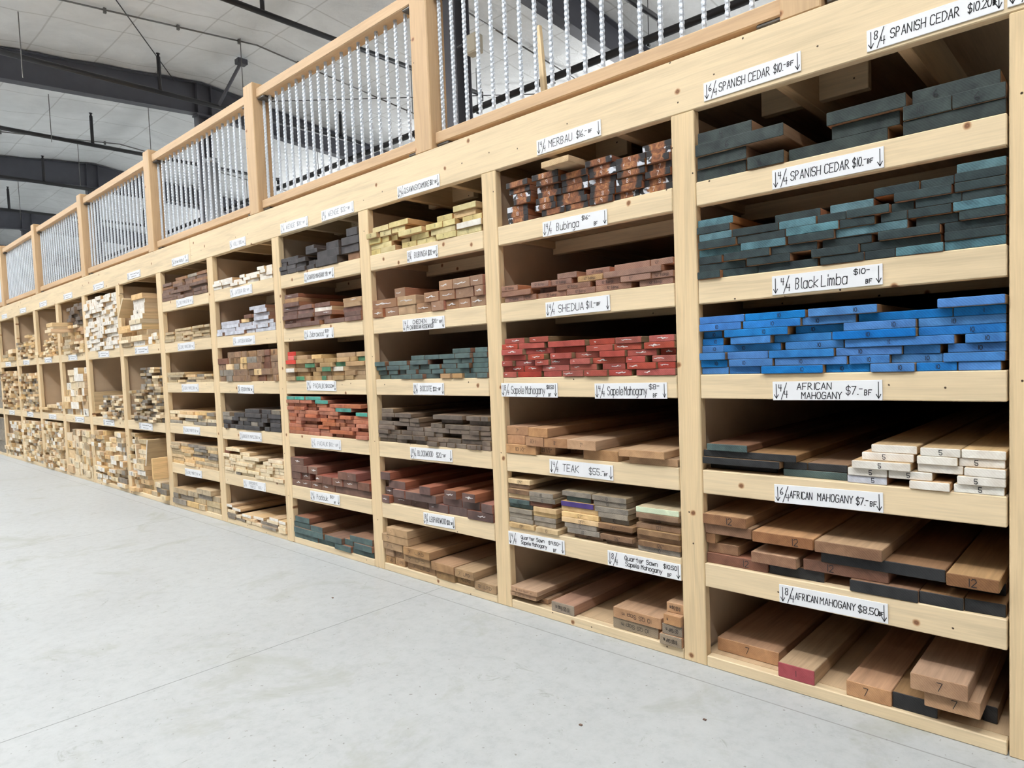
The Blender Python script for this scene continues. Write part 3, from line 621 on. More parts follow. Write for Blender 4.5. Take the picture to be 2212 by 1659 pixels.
for key, x, z, w, h, rt in SIGNS:
    w = .257 if w < .29 else .353; h = .064
    if key == 'edge': w, x, z, rt = .353, 1.137, 2.131, 0
    if key == 'sc8': rt, z = 0.4, 2.129
    far = key[0] == 'b' and key[1:-1].isdigit()
    if far:
        x = max(min(x, 9), -99); bay = int(key[1:-1]); z = {'t': 2.135, 'm': 1.421, 'b': .70}[key[-1]]
        lab = 'small white price sign on the %s of the %s bay from near end' % ({'t': 'top beam', 'm': 'upper shelf edge', 'b': 'lower shelf edge'}[key[-1]], BAYN[bay])
        els = q4('4') + [('~~~~', .24, .72, .5, .3), ('~~~', .30, .68, .14, .26), ('~~', .76, .90, .4, .3)]
    elif key == 'edge':
        lab = 'white sign partly cut off at the near end of the top beam'; els = q4('8', .07)
    elif key[:2] == 'cm':
        lab = 'white Curly Maple sign on the %s shelf edge of sixth bay from near end' % ('topmost', 'second-highest', 'middle', 'second-lowest', 'lowest')[int(key[2])-1]; els = SIGN[key][2]
    else:
        lab = 'white hand-lettered %s sign %s' % (SIGN[key][0], WHERE.get(key, 'tacked on a shelf edge')); els = SIGN[key][2]
    e = empty('price_sign', (x, -.0006, z), lab, 'sign', 'price signs on the lumber rack'); e.rotation_euler = (0, -R(rt), 0)
    MB().box(-w/2, w/2, -.0035, 0, -h/2, h/2, .0006).build('card', WHITE, e)
    m = MB(); sw = .0022 if key in FAINT else .0026
    for t_, a, b, zb, hh in els: put(m, t_, -w/2 + a*w, -w/2 + b*w, -h/2 + zb*h, hh*h, sw, -.0040)
    arrow(m, -w/2 + .035*w, h*.36, -h*.40, sw, -.0040); 
    if key != 'edge': arrow(m, -w/2 + .968*w, h*.40, -h*.40, sw, -.0040)
    m.build('lettering', GREYINK if key in FAINT else INK, e)

# ------------------------------------------------------------------ the boards
BOARDS={
(0,0):"6,381,9108,210,8,a,1 683,618,9108,210,20,a,1 1394,519,9108,210,6,a,1 22,382,9320,210,-2,a,2 410,259,9108,210,-6,a,1 964,405,9320,210,25,a,2 1397,254,9320,210,0,a,2 1656,257,9320,210,-2,a,2 20,658,9534,210,-15,a,3 943,468,9534,210,7,a,3 1441,443,9534,210,15,a,3 32,412,9746,210,-5,a,4",
(0,1):"6,185,7322,132,-9,b,1 194,268,7322,132,8,b,1 466,411,7322,132,6,b,1 900,268,7322,132,-6,b,1 1172,176,7322,132,0,b,1 1351,257,7322,132,-1,t,1 1611,302,7322,132,4,t,1 6,362,7458,132,7,b,2 395,306,7458,132,-10,b,2 845,293,7458,132,-11,b,2 1142,448,7458,132,8,b,2 1613,300,7458,132,-2,b,2 6,186,7593,132,6,b,3 223,341,7593,132,-12,b,3 567,312,7593,132,-1,b,3 909,302,7593,132,5,b,3 1253,339,7593,132,-7,b,3 1609,304,7593,132,11,b,3 6,327,7729,132,10,t,4 355,317,7729,132,-11,t,4 693,301,7729,132,-11,b,4 997,420,7729,132,1,t,4 1459,221,7729,132,11,b,4 1688,225,7729,132,-3,b,4 17,297,7864,132,-7,b,5 322,344,7864,132,-2,b,5 679,343,7864,132,-11,t,5 1025,211,7864,132,-7,b,5 1268,149,7864,132,-1,b,5 1420,229,7864,132,0,b,5 1659,254,7864,132,-6,t,5 25,261,8000,132,-6,t,6 289,333,8000,132,-7,b,6 625,250,8000,132,-1,t,6 886,179,8000,132,-5,b,6 1071,251,8000,132,-11,b,6 1325,123,8000,132,8,b,6 1460,239,8000,132,1,b,6 1702,212,8000,132,3,b,6 8,263,8135,132,-8,b,7 587,306,8135,132,12,b,7 958,264,8135,132,9,t,7 1347,305,8135,132,-9,b,7 1666,247,8135,132,-4,b,7 6,277,8271,132,5,t,8 1225,255,8271,132,5,b,8 1485,174,8271,132,10,b,8 1666,248,8271,132,-2,b,8 1674,239,8406,132,8,t,9",
(0,2):"6,217,5568,130,11,c,1 229,237,5568,130,11,c,1 487,423,5568,130,-11,c,1 913,272,5568,130,15,c,1 1202,251,5568,130,-10,c,1 1456,215,5568,130,8,c,1 1678,211,5568,130,6,c,1 6,209,5700,130,4,c,2 238,328,5700,130,-5,c,2 574,481,5700,130,3,c,2 1068,240,5700,130,3,c,2 1311,281,5700,130,20,c,2 1602,308,5700,130,2,c,2 6,211,5833,130,-8,c,3 226,306,5833,130,-2,c,3 536,442,5833,130,-3,c,3 985,391,5833,130,5,c,3 1379,203,5833,130,20,c,3 1623,287,5833,130,12,c,3 6,173,5966,130,15,c,4 182,429,5966,130,15,c,4 644,386,5966,130,11,c,4 1044,617,5966,130,1,c,4 1716,197,5966,130,-1,c,4 6,170,6099,130,20,c,5 256,300,6099,130,-6,c,5 559,391,6099,130,20,c,5 973,487,6099,130,-11,c,5 1464,445,6099,130,18,c,5 6,149,6232,130,30,c,6 213,465,6232,130,-11,c,6 703,314,6232,130,30,c,6 1038,418,6232,130,-1,c,6 1464,445,6232,130,18,c,6 6,328,6365,130,-4,c,7 352,409,6365,130,-3,c,7 765,343,6365,130,9,c,7 1118,528,6365,130,20,c,7 1649,260,6365,130,20,c,7 6,355,6498,130,1,c,8 364,425,6498,130,1,c,8 815,428,6498,130,-6,c,8 1578,335,6498,130,-11,c,8",
(0,3):"6,525,3777,125,60,d,1 604,428,3777,125,25,e,1 1045,239,3777,125,8,g,1 1418,218,3777,125,-6,w,1 1654,251,3777,125,1,w,1 6,592,3906,125,-3,d,2 601,169,3906,125,30,d,2 772,260,3906,125,30,d,2 1052,236,3906,125,2,w,2 1296,244,3906,125,3,w,2 1675,238,3906,125,-10,w,2 6,705,4034,125,8,d,3 1085,341,4034,125,-12,w,3 1459,242,4034,125,8,w,3 1710,204,4034,125,-6,w,3 48,321,4162,125,-6,e,4 1134,302,4162,125,12,w,4 1459,216,4162,125,-1,w,4 1678,229,4162,125,8,w,4 1190,262,4290,125,15,w,5 1478,212,4290,125,-1,w,5 1693,220,4290,125,3,w,5",
(0,4):"6,478,2002,190,15,r,1 492,385,2002,190,20,d,1 1059,401,2002,190,-5,d,1 1463,238,2002,190,5,d,1 1704,205,2002,190,10,d,1 6,248,2196,190,25,f,2 381,330,2196,190,-6,f,2 744,542,2196,190,10,r,2 1289,251,2196,190,150,d,2 1599,290,2196,190,90,d,2 6,82,2388,190,10,f,3 91,613,2388,190,140,d,3 869,739,2388,190,5,d,3 1620,266,2388,190,-20,f,3 6,371,2582,190,5,f,4 401,429,2582,190,-15,f,4 845,423,2582,190,-20,f,4 6,343,2775,190,-10,f,5",
(0,5):"19,490,213,255,70,h,1 561,255,213,255,0,p,1 1023,276,213,255,5,h,1 1302,254,213,255,13,d,1 1769,79,213,255,90,d,1 1501,291,470,255,-25,h,2 1433,305,728,255,-45,h,3",
(1,0):"-1946,249,9108,130,2,m,1 -1523,267,9108,130,-2,m,1 -1254,249,9108,130,2,m,1 -980,236,9108,130,-7,m,1 -741,236,9108,130,8,m,1 -501,295,9108,130,8,m,1 -1961,263,9240,130,4,m,2 -1592,244,9240,130,-8,m,2 -1345,339,9240,130,0,m,2 -977,254,9240,130,-4,m,2 -709,248,9240,130,-6,m,2 -459,250,9240,130,11,m,2 -1975,257,9373,130,12,m,3 -1571,205,9373,130,-11,m,3 -1363,306,9373,130,9,m,3 -980,249,9373,130,2,m,3 -707,248,9373,130,-3,m,3 -431,226,9373,130,-5,m,3 -1874,220,9506,130,4,m,4 -1561,266,9506,130,-1,m,4 -1287,284,9506,130,4,m,4 -996,276,9506,130,4,m,4 -691,267,9506,130,-9,m,4 -420,215,9506,130,6,m,4 -1893,221,9639,130,12,m,5 -1588,249,9639,130,11,m,5 -1288,284,9639,130,3,m,5 -965,267,9639,130,-11,m,5 -695,277,9639,130,-12,m,5 -408,203,9639,130,-9,m,5 -1936,262,9772,130,11,m,6 -1569,260,9772,130,-5,m,6 -1287,278,9772,130,-3,m,6 -1007,282,9772,130,10,m,6 -704,277,9772,130,-4,m,6 -424,220,9772,130,1,m,6 -1951,276,9905,130,-2,m,7 -1613,305,9905,130,-10,m,7 -1026,273,9905,130,2,m,7 -466,262,9905,130,8,m,7 -1407,307,10038,130,-60,y,8",
(1,1):"-2023,242,7322,122,-1,u,1 -1778,153,7322,122,1,u,1 -1623,331,7322,122,10,u,1 -1267,312,7322,122,-1,u,1 -952,354,7322,122,0,u,1 -519,306,7322,122,2,u,1 -2054,382,7448,122,-8,u,2 -1668,194,7448,122,50,u,2 -1387,369,7448,122,3,u,2 -962,252,7448,122,7,u,2 -685,288,7448,122,-10,u,2 -394,190,7448,122,-5,u,2 -2047,216,7573,122,-10,u,3 -1667,208,7573,122,-10,u,3 -1456,231,7573,122,7,u,3 -1152,266,7573,122,5,n,3 -853,557,7573,122,-11,u,3 -1391,227,7699,122,12,u,4 -1067,244,7699,122,11,u,4 -761,348,7699,122,4,u,4 -410,201,7699,122,3,u,4",
(1,2):"-2083,178,5568,127,-1,s,1 -1901,299,5568,127,4,s,1 -1574,216,5568,127,4,s,1 -1331,228,5568,127,-9,s,1 -1090,249,5568,127,-12,s,1 -839,228,5568,127,-3,s,1 -563,359,5568,127,-5,s,1 -2083,251,5698,127,7,s,2 -1814,221,5698,127,5,s,2 -1585,312,5698,127,2,s,2 -1260,294,5698,127,1,s,2 -912,228,5698,127,4,s,2 -648,277,5698,127,-9,s,2 -367,160,5698,127,-1,s,2 -2083,146,5828,127,-8,s,3 -1934,242,5828,127,10,s,3 -1651,155,5828,127,-11,s,3 -1493,214,5828,127,8,s,3 -1244,227,5828,127,-10,s,3 -1014,330,5828,127,4,s,3 -665,191,5828,127,-4,s,3 -415,211,5828,127,-2,s,3 -2083,286,5959,127,8,s,4 -1736,199,5959,127,-12,s,4 -1467,253,5959,127,-11,s,4 -1211,257,5959,127,10,s,4 -918,262,5959,127,-12,s,4 -653,278,5959,127,0,s,4 -364,134,5959,127,20,s,4 -2080,277,6090,127,-10,s,5 -1800,350,6090,127,12,s,5 -1442,341,6090,127,11,s,5 -1061,279,6090,127,-9,s,5 -779,267,6090,127,-2,s,5 -479,274,6090,127,-9,s,5 -2081,201,6220,127,-4,s,6 -1877,332,6220,127,3,s,6 -1493,423,6220,127,-8,s,6 -1046,270,6220,127,5,s,6 -752,254,6220,127,-11,s,6 -431,226,6220,127,-8,s,6 -2065,252,6350,127,8,s,7 -1728,236,6350,127,-2,s,7",
(1,3):"-2074,385,3777,210,-6,h,1 -1686,179,3777,210,25,h,1 -1504,147,3777,210,130,h,1 -1150,372,3777,220,4,h,1 -670,459,3777,150,4,h,1 -2083,237,3990,210,10,h,2 -1799,224,3990,210,-15,h,2 -1570,270,3990,210,-15,h,2 -1272,313,4000,210,-30,h,2 -734,436,3930,150,-25,h,2 -2083,277,4204,210,8,h,3 -1759,245,4204,210,-15,h,3",
(1,4):"-2068,323,2002,112,-9,y,1 -1718,270,2002,112,-10,y,1 -1305,310,2002,112,20,k,1 -952,317,2002,112,20,k,1 -609,395,2002,112,5,v,1 -2083,309,2118,112,4,v,2 -1771,271,2118,112,11,v,2 -1345,356,2118,112,-5,v,2 -971,328,2118,112,-10,k,2 -593,389,2118,112,-6,k,2 -2083,301,2234,112,6,v,3 -1765,273,2234,112,4,v,3 -1374,358,2234,112,-5,v,3 -1013,311,2234,112,30,k,3 -611,402,2234,112,4,k,3 -2075,300,2349,112,-2,v,4 -1772,283,2349,112,7,y,4 -1401,416,2349,112,-9,y,4 -982,348,2349,112,-15,k,4 -599,395,2349,112,-7,k,4 -2083,298,2465,112,10,e,5 -1754,285,2465,112,-3,y,5 -1404,415,2465,112,-6,y,5 -986,293,2465,112,7,v,5 -616,409,2465,112,3,k,5 -2062,266,2580,112,-8,e,6 -1793,262,2580,112,1,r,6 -1419,412,2580,112,4,y,6 -989,308,2580,112,-8,v,6 -624,392,2580,112,25,k,6 -2083,295,2696,112,4,y,7 -1785,311,2696,112,-9,v,7 -1410,361,2696,112,-4,i,7 -1023,347,2696,112,-10,v,7 -600,395,2696,112,-10,k,7 -2070,276,2811,112,-7,k,8 -1791,293,2811,112,-8,v,8 -1367,279,2811,112,11,e,8 -1044,338,2811,112,-2,v,8 -599,394,2811,112,-10,l,8 -2083,257,2927,112,12,k,9 -1398,332,2927,112,-1,v,9 -1050,354,2927,112,-8,v,9 -2083,283,3042,112,3,y,10",
(1,5):"-2083,204,213,120,55,h,1 -1856,156,213,120,45,h,1 -1575,266,213,230,0,q,1 -894,448,213,230,11,q,1 -405,200,213,210,-12,q,1 -2083,335,336,120,-10,h,2 -883,476,446,230,6,h,2 -382,178,426,210,-8,q,2 -2061,340,459,120,-15,h,3 -365,160,638,200,-10,h,3 -364,155,842,200,15,h,4",
(2,0):"-4170,175,9108,145,10,x,1 -3975,283,9108,145,4,x,1 -3580,249,9108,145,6,x,1 -3328,304,9108,145,10,x,1 -2972,299,9108,145,-6,x,1 -2670,359,9108,145,3,x,1 -4170,384,9255,145,10,x,2 -3676,153,9255,145,40,x,2 -3422,306,9255,145,9,x,2 -3073,387,9255,145,2,x,2 -2648,355,9255,145,-8,w,2 -4170,209,9403,145,-2,x,3 -3958,134,9403,145,12,x,3 -3821,123,9403,145,25,x,3 -3570,399,9403,145,-20,x,3 -3123,259,9403,145,-10,x,3 -2861,193,9403,145,-4,x,3 -2597,277,9403,145,11,x,3 -4170,194,9551,145,-20,x,4 -3954,204,9551,145,-1,x,4 -3715,239,9551,145,-7,x,4 -2953,230,9551,145,-4,x,4 -2720,319,9551,145,10,y,4 -4087,307,9699,145,-4,x,5 -3743,345,9699,145,-15,x,5 -2705,340,9699,145,-2,x,5",
(2,1):"-4153,202,7322,245,-8,z,1 -3941,241,7322,245,5,z,1 -3688,312,7322,245,3,n,1 -3357,237,7322,245,-1,z,1 -3096,203,7322,245,-7,z,1 -2890,187,7322,245,7,z,1 -2698,177,7322,245,7,z,1 -2498,205,7322,245,0,z,1 -4170,452,7570,245,0,z,2 -3681,324,7570,245,-6,n,2 -3196,225,7570,245,-12,z,2 -2968,236,7570,245,-3,z,2 -2725,271,7570,245,2,z,2 -2420,127,7570,245,-10,z,2 -3757,192,7818,245,7,z,3 -2961,213,7818,245,-6,z,3 -2744,251,7818,245,-6,z,3 -2471,178,7818,245,-11,z,3",
(2,2):"-3907,161,5568,122,11,e,1 -3687,206,5568,122,-9,e,1 -3469,188,5568,122,-11,e,1 -3278,227,5568,122,12,e,1 -2997,160,5568,122,-8,n,1 -2808,157,5568,122,-9,n,1 -2647,174,5568,122,4,e,1 -2455,162,5568,122,-4,e,1 -3941,169,5693,122,9,e,2 -3759,100,5693,122,20,e,2 -3577,169,5693,122,-6,e,2 -3405,221,5693,122,11,e,2 -3141,193,5693,122,-4,e,2 -2937,368,5693,122,2,e,2 -2567,262,5693,122,10,e,2 -4170,198,5568,122,30,e,1 -3728,176,5818,122,4,e,3 -3549,161,5818,122,10,e,3 -3385,209,5818,122,15,e,3 -3001,238,5818,122,5,e,3 -2717,182,5818,122,-11,e,3 -2533,223,5818,122,9,e,3 -4170,158,5693,122,20,e,2 -3953,222,5818,122,2,e,3 -3506,299,5944,122,-5,e,4 -3173,170,5818,122,-7,e,3 -2983,286,5944,122,8,e,4 -2679,159,5944,122,2,e,4 -2517,205,5944,122,11,e,4 -4170,184,5818,122,7,e,3 -3939,338,5944,122,11,e,4 -3501,218,6069,122,2,e,5 -3277,236,6069,122,5,e,5 -3029,248,6069,122,3,e,5 -2757,230,6069,122,-6,e,5 -2525,211,6069,122,11,e,5 -4170,187,5944,122,-5,e,4 -2823,280,6195,122,7,e,6 -2491,180,6195,122,11,e,6",
(2,3):"-4170,308,3777,117,10,o,1 -3852,174,3777,117,11,o,1 -3675,121,3777,117,30,o,1 -3493,179,3777,117,9,o,1 -3262,179,3777,117,-10,o,1 -3080,113,3777,117,2,o,1 -2954,136,3777,117,-2,o,1 -2814,163,3777,117,1,o,1 -2626,139,3777,117,-9,o,1 -2484,60,3777,117,-7,o,1 -2420,128,3777,117,-1,o,1 -4149,153,3898,117,-7,o,2 -3993,175,3898,117,-1,o,2 -3787,278,3898,117,-11,o,2 -3498,208,3898,117,-10,o,2 -3287,170,3898,117,5,o,2 -3097,161,3898,117,-2,o,2 -2933,198,3898,117,0,o,2 -2732,296,3898,117,6,o,2 -2413,120,3898,117,-3,o,2 -4142,194,4018,117,-11,o,3 -3945,183,4018,117,7,o,3 -3738,190,4018,117,2,o,3 -3545,209,4018,117,4,o,3 -3328,161,4018,117,3,o,3 -3164,123,4018,117,11,o,3 -3038,177,4018,117,60,o,3 -2713,259,4018,117,-3,o,3 -2451,153,4018,117,6,o,3 -4160,315,4139,117,-3,o,4 -3634,281,4139,117,2,o,4 -3330,415,4139,117,4,o,4 -2892,299,4139,117,-4,o,4 -2575,136,4139,117,-10,o,4 -2435,143,4139,117,-1,o,4 -4170,282,4260,117,5,o,5 -3876,290,4260,117,2,o,5 -3570,170,4260,117,-1,o,5 -3215,176,4260,117,3,o,5 -2958,381,4260,117,-8,o,5 -2571,278,4260,117,-8,o,5 -4153,196,4380,117,20,o,6 -3749,175,4380,117,-4,o,6 -3564,177,4380,117,-5,o,6 -3100,346,4380,117,30,o,6 -2608,298,4380,117,8,o,6 -4074,244,4500,117,-7,o,7 -3817,305,4500,117,-9,o,7 -3144,459,4500,117,-10,o,7 -2617,209,4500,117,-10,o,7 -2402,109,4500,117,-11,o,7 -4075,220,4621,117,-5,o,8",
(2,4):"-4152,141,2002,220,-5,j,1 -4008,330,2002,220,25,j,1 -3669,295,2002,220,25,j,1 -3324,334,2002,220,5,j,1 -2988,281,2002,220,8,j,1 -2663,370,2002,220,-8,j,1 -4149,143,2226,220,20,j,2 -3923,214,2226,220,-8,j,2 -3680,528,2226,220,-12,j,2 -3089,304,2226,220,12,j,2 -2773,265,2226,220,10,j,2 -2456,163,2226,220,-7,j,2 -4047,314,2448,220,10,j,3 -3403,187,2448,220,-20,j,3 -2986,181,2448,220,-20,j,3 -2695,190,2448,220,-25,j,3 -4159,172,2672,220,-5,j,4",
(2,5):"-4170,176,213,220,10,n,1 -3985,176,213,220,10,n,1 -3749,488,213,220,8,n,1 -3221,309,213,220,-3,n,1 -2909,262,213,220,10,n,1 -2610,318,213,220,-5,n,1 -4170,169,436,220,8,n,2 -3997,154,436,220,15,n,2 -3770,465,436,220,-10,n,2 -3271,380,436,220,-15,n,2 -2869,289,436,220,-20,n,2 -4170,374,658,220,-7,n,3 -3747,465,658,220,-20,n,3 -4170,503,881,220,-12,n,4 -4066,405,1104,220,-15,n,5",
(3,0):"-6271,183,9108,135,1,B,1 -6056,212,9108,135,-5,B,1 -5807,206,9108,135,-11,B,1 -5598,202,9108,135,4,B,1 -5336,503,9108,230,-7,B,1 -4682,240,9108,230,20,f,1 -6271,190,9245,135,-6,B,2 -6078,236,9245,135,-2,B,2 -5839,233,9245,135,3,B,2 -5567,169,9245,135,12,B,2 -5308,504,9340,230,-1,B,2 -4801,383,9340,230,12,B,2 -6271,137,9383,135,12,B,3 -6026,248,9383,135,-6,B,3 -5752,190,9383,135,-10,B,3 -5558,276,9574,135,-8,B,3 -5117,281,9574,230,8,B,3 -4757,362,9574,230,2,B,3 -6271,139,9521,135,10,B,4 -6126,299,9521,135,11,B,4 -5596,216,9711,135,4,B,4 -4638,235,9806,230,1,B,4",
(3,1):"-6191,431,7322,135,-12,S,1 -5757,456,7322,135,-9,S,1 -5215,448,7322,135,-3,S,1 -6271,276,7460,135,15,S,2 -5937,368,7460,135,4,S,2 -4734,352,7322,135,-9,S,1 -6246,389,7598,135,-9,S,3 -5854,374,7598,135,-6,S,3 -5477,389,7460,135,6,S,2 -4739,357,7460,135,-8,S,2 -6271,388,7736,135,6,S,4 -5871,388,7736,135,4,S,4 -5408,385,7598,135,-9,S,3 -4782,392,7598,135,1,S,3 -6242,381,7874,135,-1,S,5 -5847,358,7874,135,-2,S,5 -5481,393,7736,135,12,w,4 -4733,352,7736,135,-10,n,4 -6196,411,8012,135,-12,S,6 -5470,373,7874,135,11,S,5 -4771,390,7874,135,-2,n,5 -6172,367,8150,135,-7,n,7 -6178,356,8288,135,-4,S,8",
(3,2):"-6232,253,5568,135,-10,Z,1 -5971,213,5568,135,-7,G,1 -5736,123,5568,135,-5,Z,1 -5610,221,5568,135,10,Z,1 -5352,114,5568,135,0,G,1 -5234,101,5568,135,5,Z,1 -5066,243,5568,135,-10,Z,1 -4819,187,5568,135,0,Z,1 -4629,230,5568,135,8,Z,1 -6267,229,5705,135,1,Z,2 -6035,324,5705,135,20,Z,2 -5598,207,5705,135,11,Z,2 -5373,205,5705,135,9,Z,2 -5165,280,5705,135,15,Z,2 -4809,216,5705,135,-3,Z,2 -4590,175,5705,135,15,Z,2 -6223,233,5843,135,-12,w,3 -5987,295,5843,135,6,Z,3 -5689,131,5843,135,20,Z,3 -5446,132,5843,135,-9,Z,3 -5300,200,5843,135,-12,G,3 -5097,222,5843,135,6,w,3 -4867,461,5843,135,8,Z,3 -6271,241,5981,135,8,Z,4 -6026,221,5981,135,11,Z,4 -5730,244,5981,135,-7,G,4 -5352,239,5981,135,-10,Z,4 -5109,61,5981,135,-9,Z,4 -5045,199,5981,135,11,G,4 -4762,380,5981,135,-9,Z,4 -6226,273,6119,135,-8,P,5 -5936,228,6119,135,-12,Z,5 -5705,209,6119,135,-11,Z,5 -5456,191,6119,135,-11,Z,5 -5262,260,6119,135,-4,Z,5 -4964,280,6119,135,-8,Z,5 -4670,126,6119,135,-5,Z,5 -4541,139,6119,135,10,G,5 -6167,179,6257,135,-8,P,6 -5986,263,6257,135,8,Z,6 -5598,249,6257,135,6,y,6 -4988,396,6257,135,2,Z,6 -4556,175,6257,135,2,Z,6 -6217,231,6395,135,6,P,7",
(3,3):"-6271,506,3777,112,2,A,1 -5760,280,3777,112,3,A,1 -5477,293,3777,112,8,A,1 -5135,170,3777,112,15,A,1 -4956,251,3777,112,15,A,1 -4634,252,3777,112,-5,A,1 -6271,369,3893,112,4,A,2 -5898,405,3893,112,9,A,2 -5486,216,3893,112,10,A,2 -5201,519,3893,112,-8,A,2 -4649,263,3893,112,4,A,2 -6271,327,4008,112,3,A,3 -5941,339,4008,112,25,A,3 -5505,260,4008,112,0,A,3 -5242,209,4008,112,11,A,3 -4984,213,4008,112,1,A,3 -4731,141,4008,112,-1,A,3 -4588,156,4008,112,20,A,3 -6271,150,4124,112,11,A,4 -6078,146,4124,112,3,A,4 -5929,260,4124,112,40,A,4 -5378,313,4124,112,-5,A,4 -5057,80,4124,112,-5,A,4 -4974,81,4124,112,0,A,4 -4890,180,4124,112,20,A,4 -4596,215,4124,112,-11,A,4 -6271,181,4240,112,3,A,5 -6087,620,4240,112,6,A,5 -5432,324,4240,112,-2,A,5 -5105,204,4240,112,8,A,5 -4889,172,4240,112,10,A,5 -4681,297,4240,112,1,A,5 -6271,235,4355,112,4,A,6 -5964,163,4355,112,-9,A,6 -5776,290,4355,112,-11,A,6 -5483,170,4355,112,12,A,6 -5238,236,4355,112,-5,A,6 -4961,243,4355,112,-7,A,6 -4702,298,4355,112,10,A,6 -6271,140,4470,112,6,A,7 -6063,114,4470,112,-9,A,7 -5947,152,4470,112,-4,A,7 -5777,313,4470,112,-6,A,7 -5438,243,4470,112,-5,A,7 -5170,194,4470,112,-12,A,7 -4628,246,4470,112,1,T,7 -6271,184,4586,112,-5,A,8 -6083,155,4586,112,-3,A,8 -5899,98,4586,112,-8,A,8 -5798,197,4586,112,20,A,8 -5430,361,4586,112,-9,A,8 -5036,340,4586,112,-11,T,8 -6271,149,4702,112,9,A,9 -6100,304,4702,112,6,A,9 -5793,197,4702,112,20,A,9 -5511,245,4702,112,1,A,9 -5175,333,4702,112,-9,A,9 -4838,346,4702,112,-8,A,9 -6271,350,4817,112,-9,A,10 -5917,296,4817,112,-4,A,10 -5512,292,4817,112,-11,T,10 -6271,213,4932,112,-5,T,11 -6047,262,4932,112,-7,T,11 -5764,370,4932,112,-7,T,11",
(3,4):"-6256,272,2002,240,1,W,1 -5979,209,2002,240,2,W,1 -5766,239,2002,240,8,W,1 -5522,311,2002,240,10,W,1 -5196,780,2002,240,9,W,1 -6253,228,2246,240,-3,W,2 -6022,211,2246,240,11,W,2 -5623,160,2246,240,-2,W,2 -5449,229,2246,240,-5,W,2 -5194,216,2246,240,-10,W,2 -4975,313,2246,240,0,W,2 -4631,249,2246,240,-8,W,2 -6245,418,2488,240,-5,W,3 -5824,225,2488,240,3,W,3 -5045,201,2488,240,-15,W,3 -4841,208,2488,240,-15,W,3 -6252,340,2732,240,-5,W,4",
(3,5):"-6271,605,213,190,1,e,1 -5662,365,213,190,6,e,1 -5231,377,213,190,-8,e,1 -4851,450,213,190,6,e,1 -6235,753,406,190,-12,e,2 -5442,395,406,190,-12,e,2 -5044,191,406,190,9,e,2 -4760,379,406,190,-15,e,2 -6241,418,599,190,-5,e,3 -5788,294,599,190,-12,e,3 -4858,468,599,190,-10,e,3 -6185,364,792,190,-12,e,4",
(4,0):"-8389,279,9108,115,-1,w,1 -8107,234,9108,115,9,w,1 -7764,253,9108,115,-11,w,1 -7508,213,9108,115,-5,w,1 -7291,361,9108,115,11,w,1 -6874,367,9108,115,4,w,1 -8389,314,9225,115,-9,w,2 -8072,338,9225,115,-4,w,2 -7730,281,9225,115,9,w,2 -7373,213,9225,115,-1,w,2 -7103,195,9225,115,-11,w,2 -6905,186,9225,115,10,w,2 -6629,147,9225,115,-9,w,2 -8389,211,9343,115,3,w,3 -8160,419,9343,115,3,w,3 -7486,160,9343,115,-1,w,3 -7322,403,9343,115,11,w,3 -6813,139,9343,115,-8,w,3 -6671,168,9343,115,3,w,3 -6895,191,9461,115,-9,w,4 -6701,168,9461,115,11,w,4",
(4,1):"-8375,210,7322,130,-3,g,1 -8069,294,7322,130,-6,g,1 -7753,344,7322,130,-8,g,1 -7406,269,7322,130,10,g,1 -7089,597,7322,130,2,g,1 -8389,646,7455,130,5,g,2 -7713,675,7455,130,1,g,2 -7007,323,7455,130,-3,g,2 -6681,181,7455,130,6,g,2 -8205,590,7588,130,2,g,3 -7612,404,7588,130,7,g,3 -7182,630,7588,130,4,g,3 -8244,618,7721,130,8,g,4 -7509,231,7721,130,-1,y,4 -7081,430,7721,130,-8,g,4 -7384,248,7854,130,-8,r,5 -7133,458,7854,130,5,g,5 -7069,390,7987,130,-8,g,6 -7253,492,8120,130,4,g,7",
(4,2):"-8355,193,5568,220,3,k,1 -8086,196,5568,220,-11,v,1 -7887,418,5568,220,-5,k,1 -7449,150,5568,220,-7,k,1 -7297,204,5568,220,6,k,1 -7073,214,5568,220,4,r,1 -6856,177,5568,220,9,k,1 -6593,110,5568,220,-10,k,1 -8350,129,5790,220,-2,v,2 -8170,319,5790,220,-11,v,2 -7848,469,5790,220,-7,k,2 -7375,164,5790,220,0,k,2 -7153,205,5790,220,-11,y,2 -6945,279,5790,220,-7,k,2 -6664,172,5790,220,4,k,2 -8389,246,6013,220,1,k,3 -8090,235,6013,220,-7,y,3 -7852,178,6013,220,2,v,3 -7671,212,6013,220,7,y,3 -7352,421,6013,220,-12,k,3 -6928,218,6013,220,7,r,3 -6689,191,6013,220,5,k,3 -8389,376,6236,220,-4,r,4 -7983,93,6236,220,-8,k,4 -7887,203,6236,220,11,k,4 -7603,190,6236,220,-4,y,4 -7373,296,6236,220,-10,v,4 -7050,147,6236,220,-10,k,4 -6900,178,6236,220,8,r,4 -6685,193,6236,220,2,k,4 -8076,223,6459,220,7,k,5 -7829,225,6459,220,6,k,5 -7569,169,6459,220,1,k,5 -7397,240,6459,220,11,k,5 -7068,210,6459,220,-3,k,5 -6855,155,6459,220,1,r,5 -6697,181,6459,220,8,k,5",
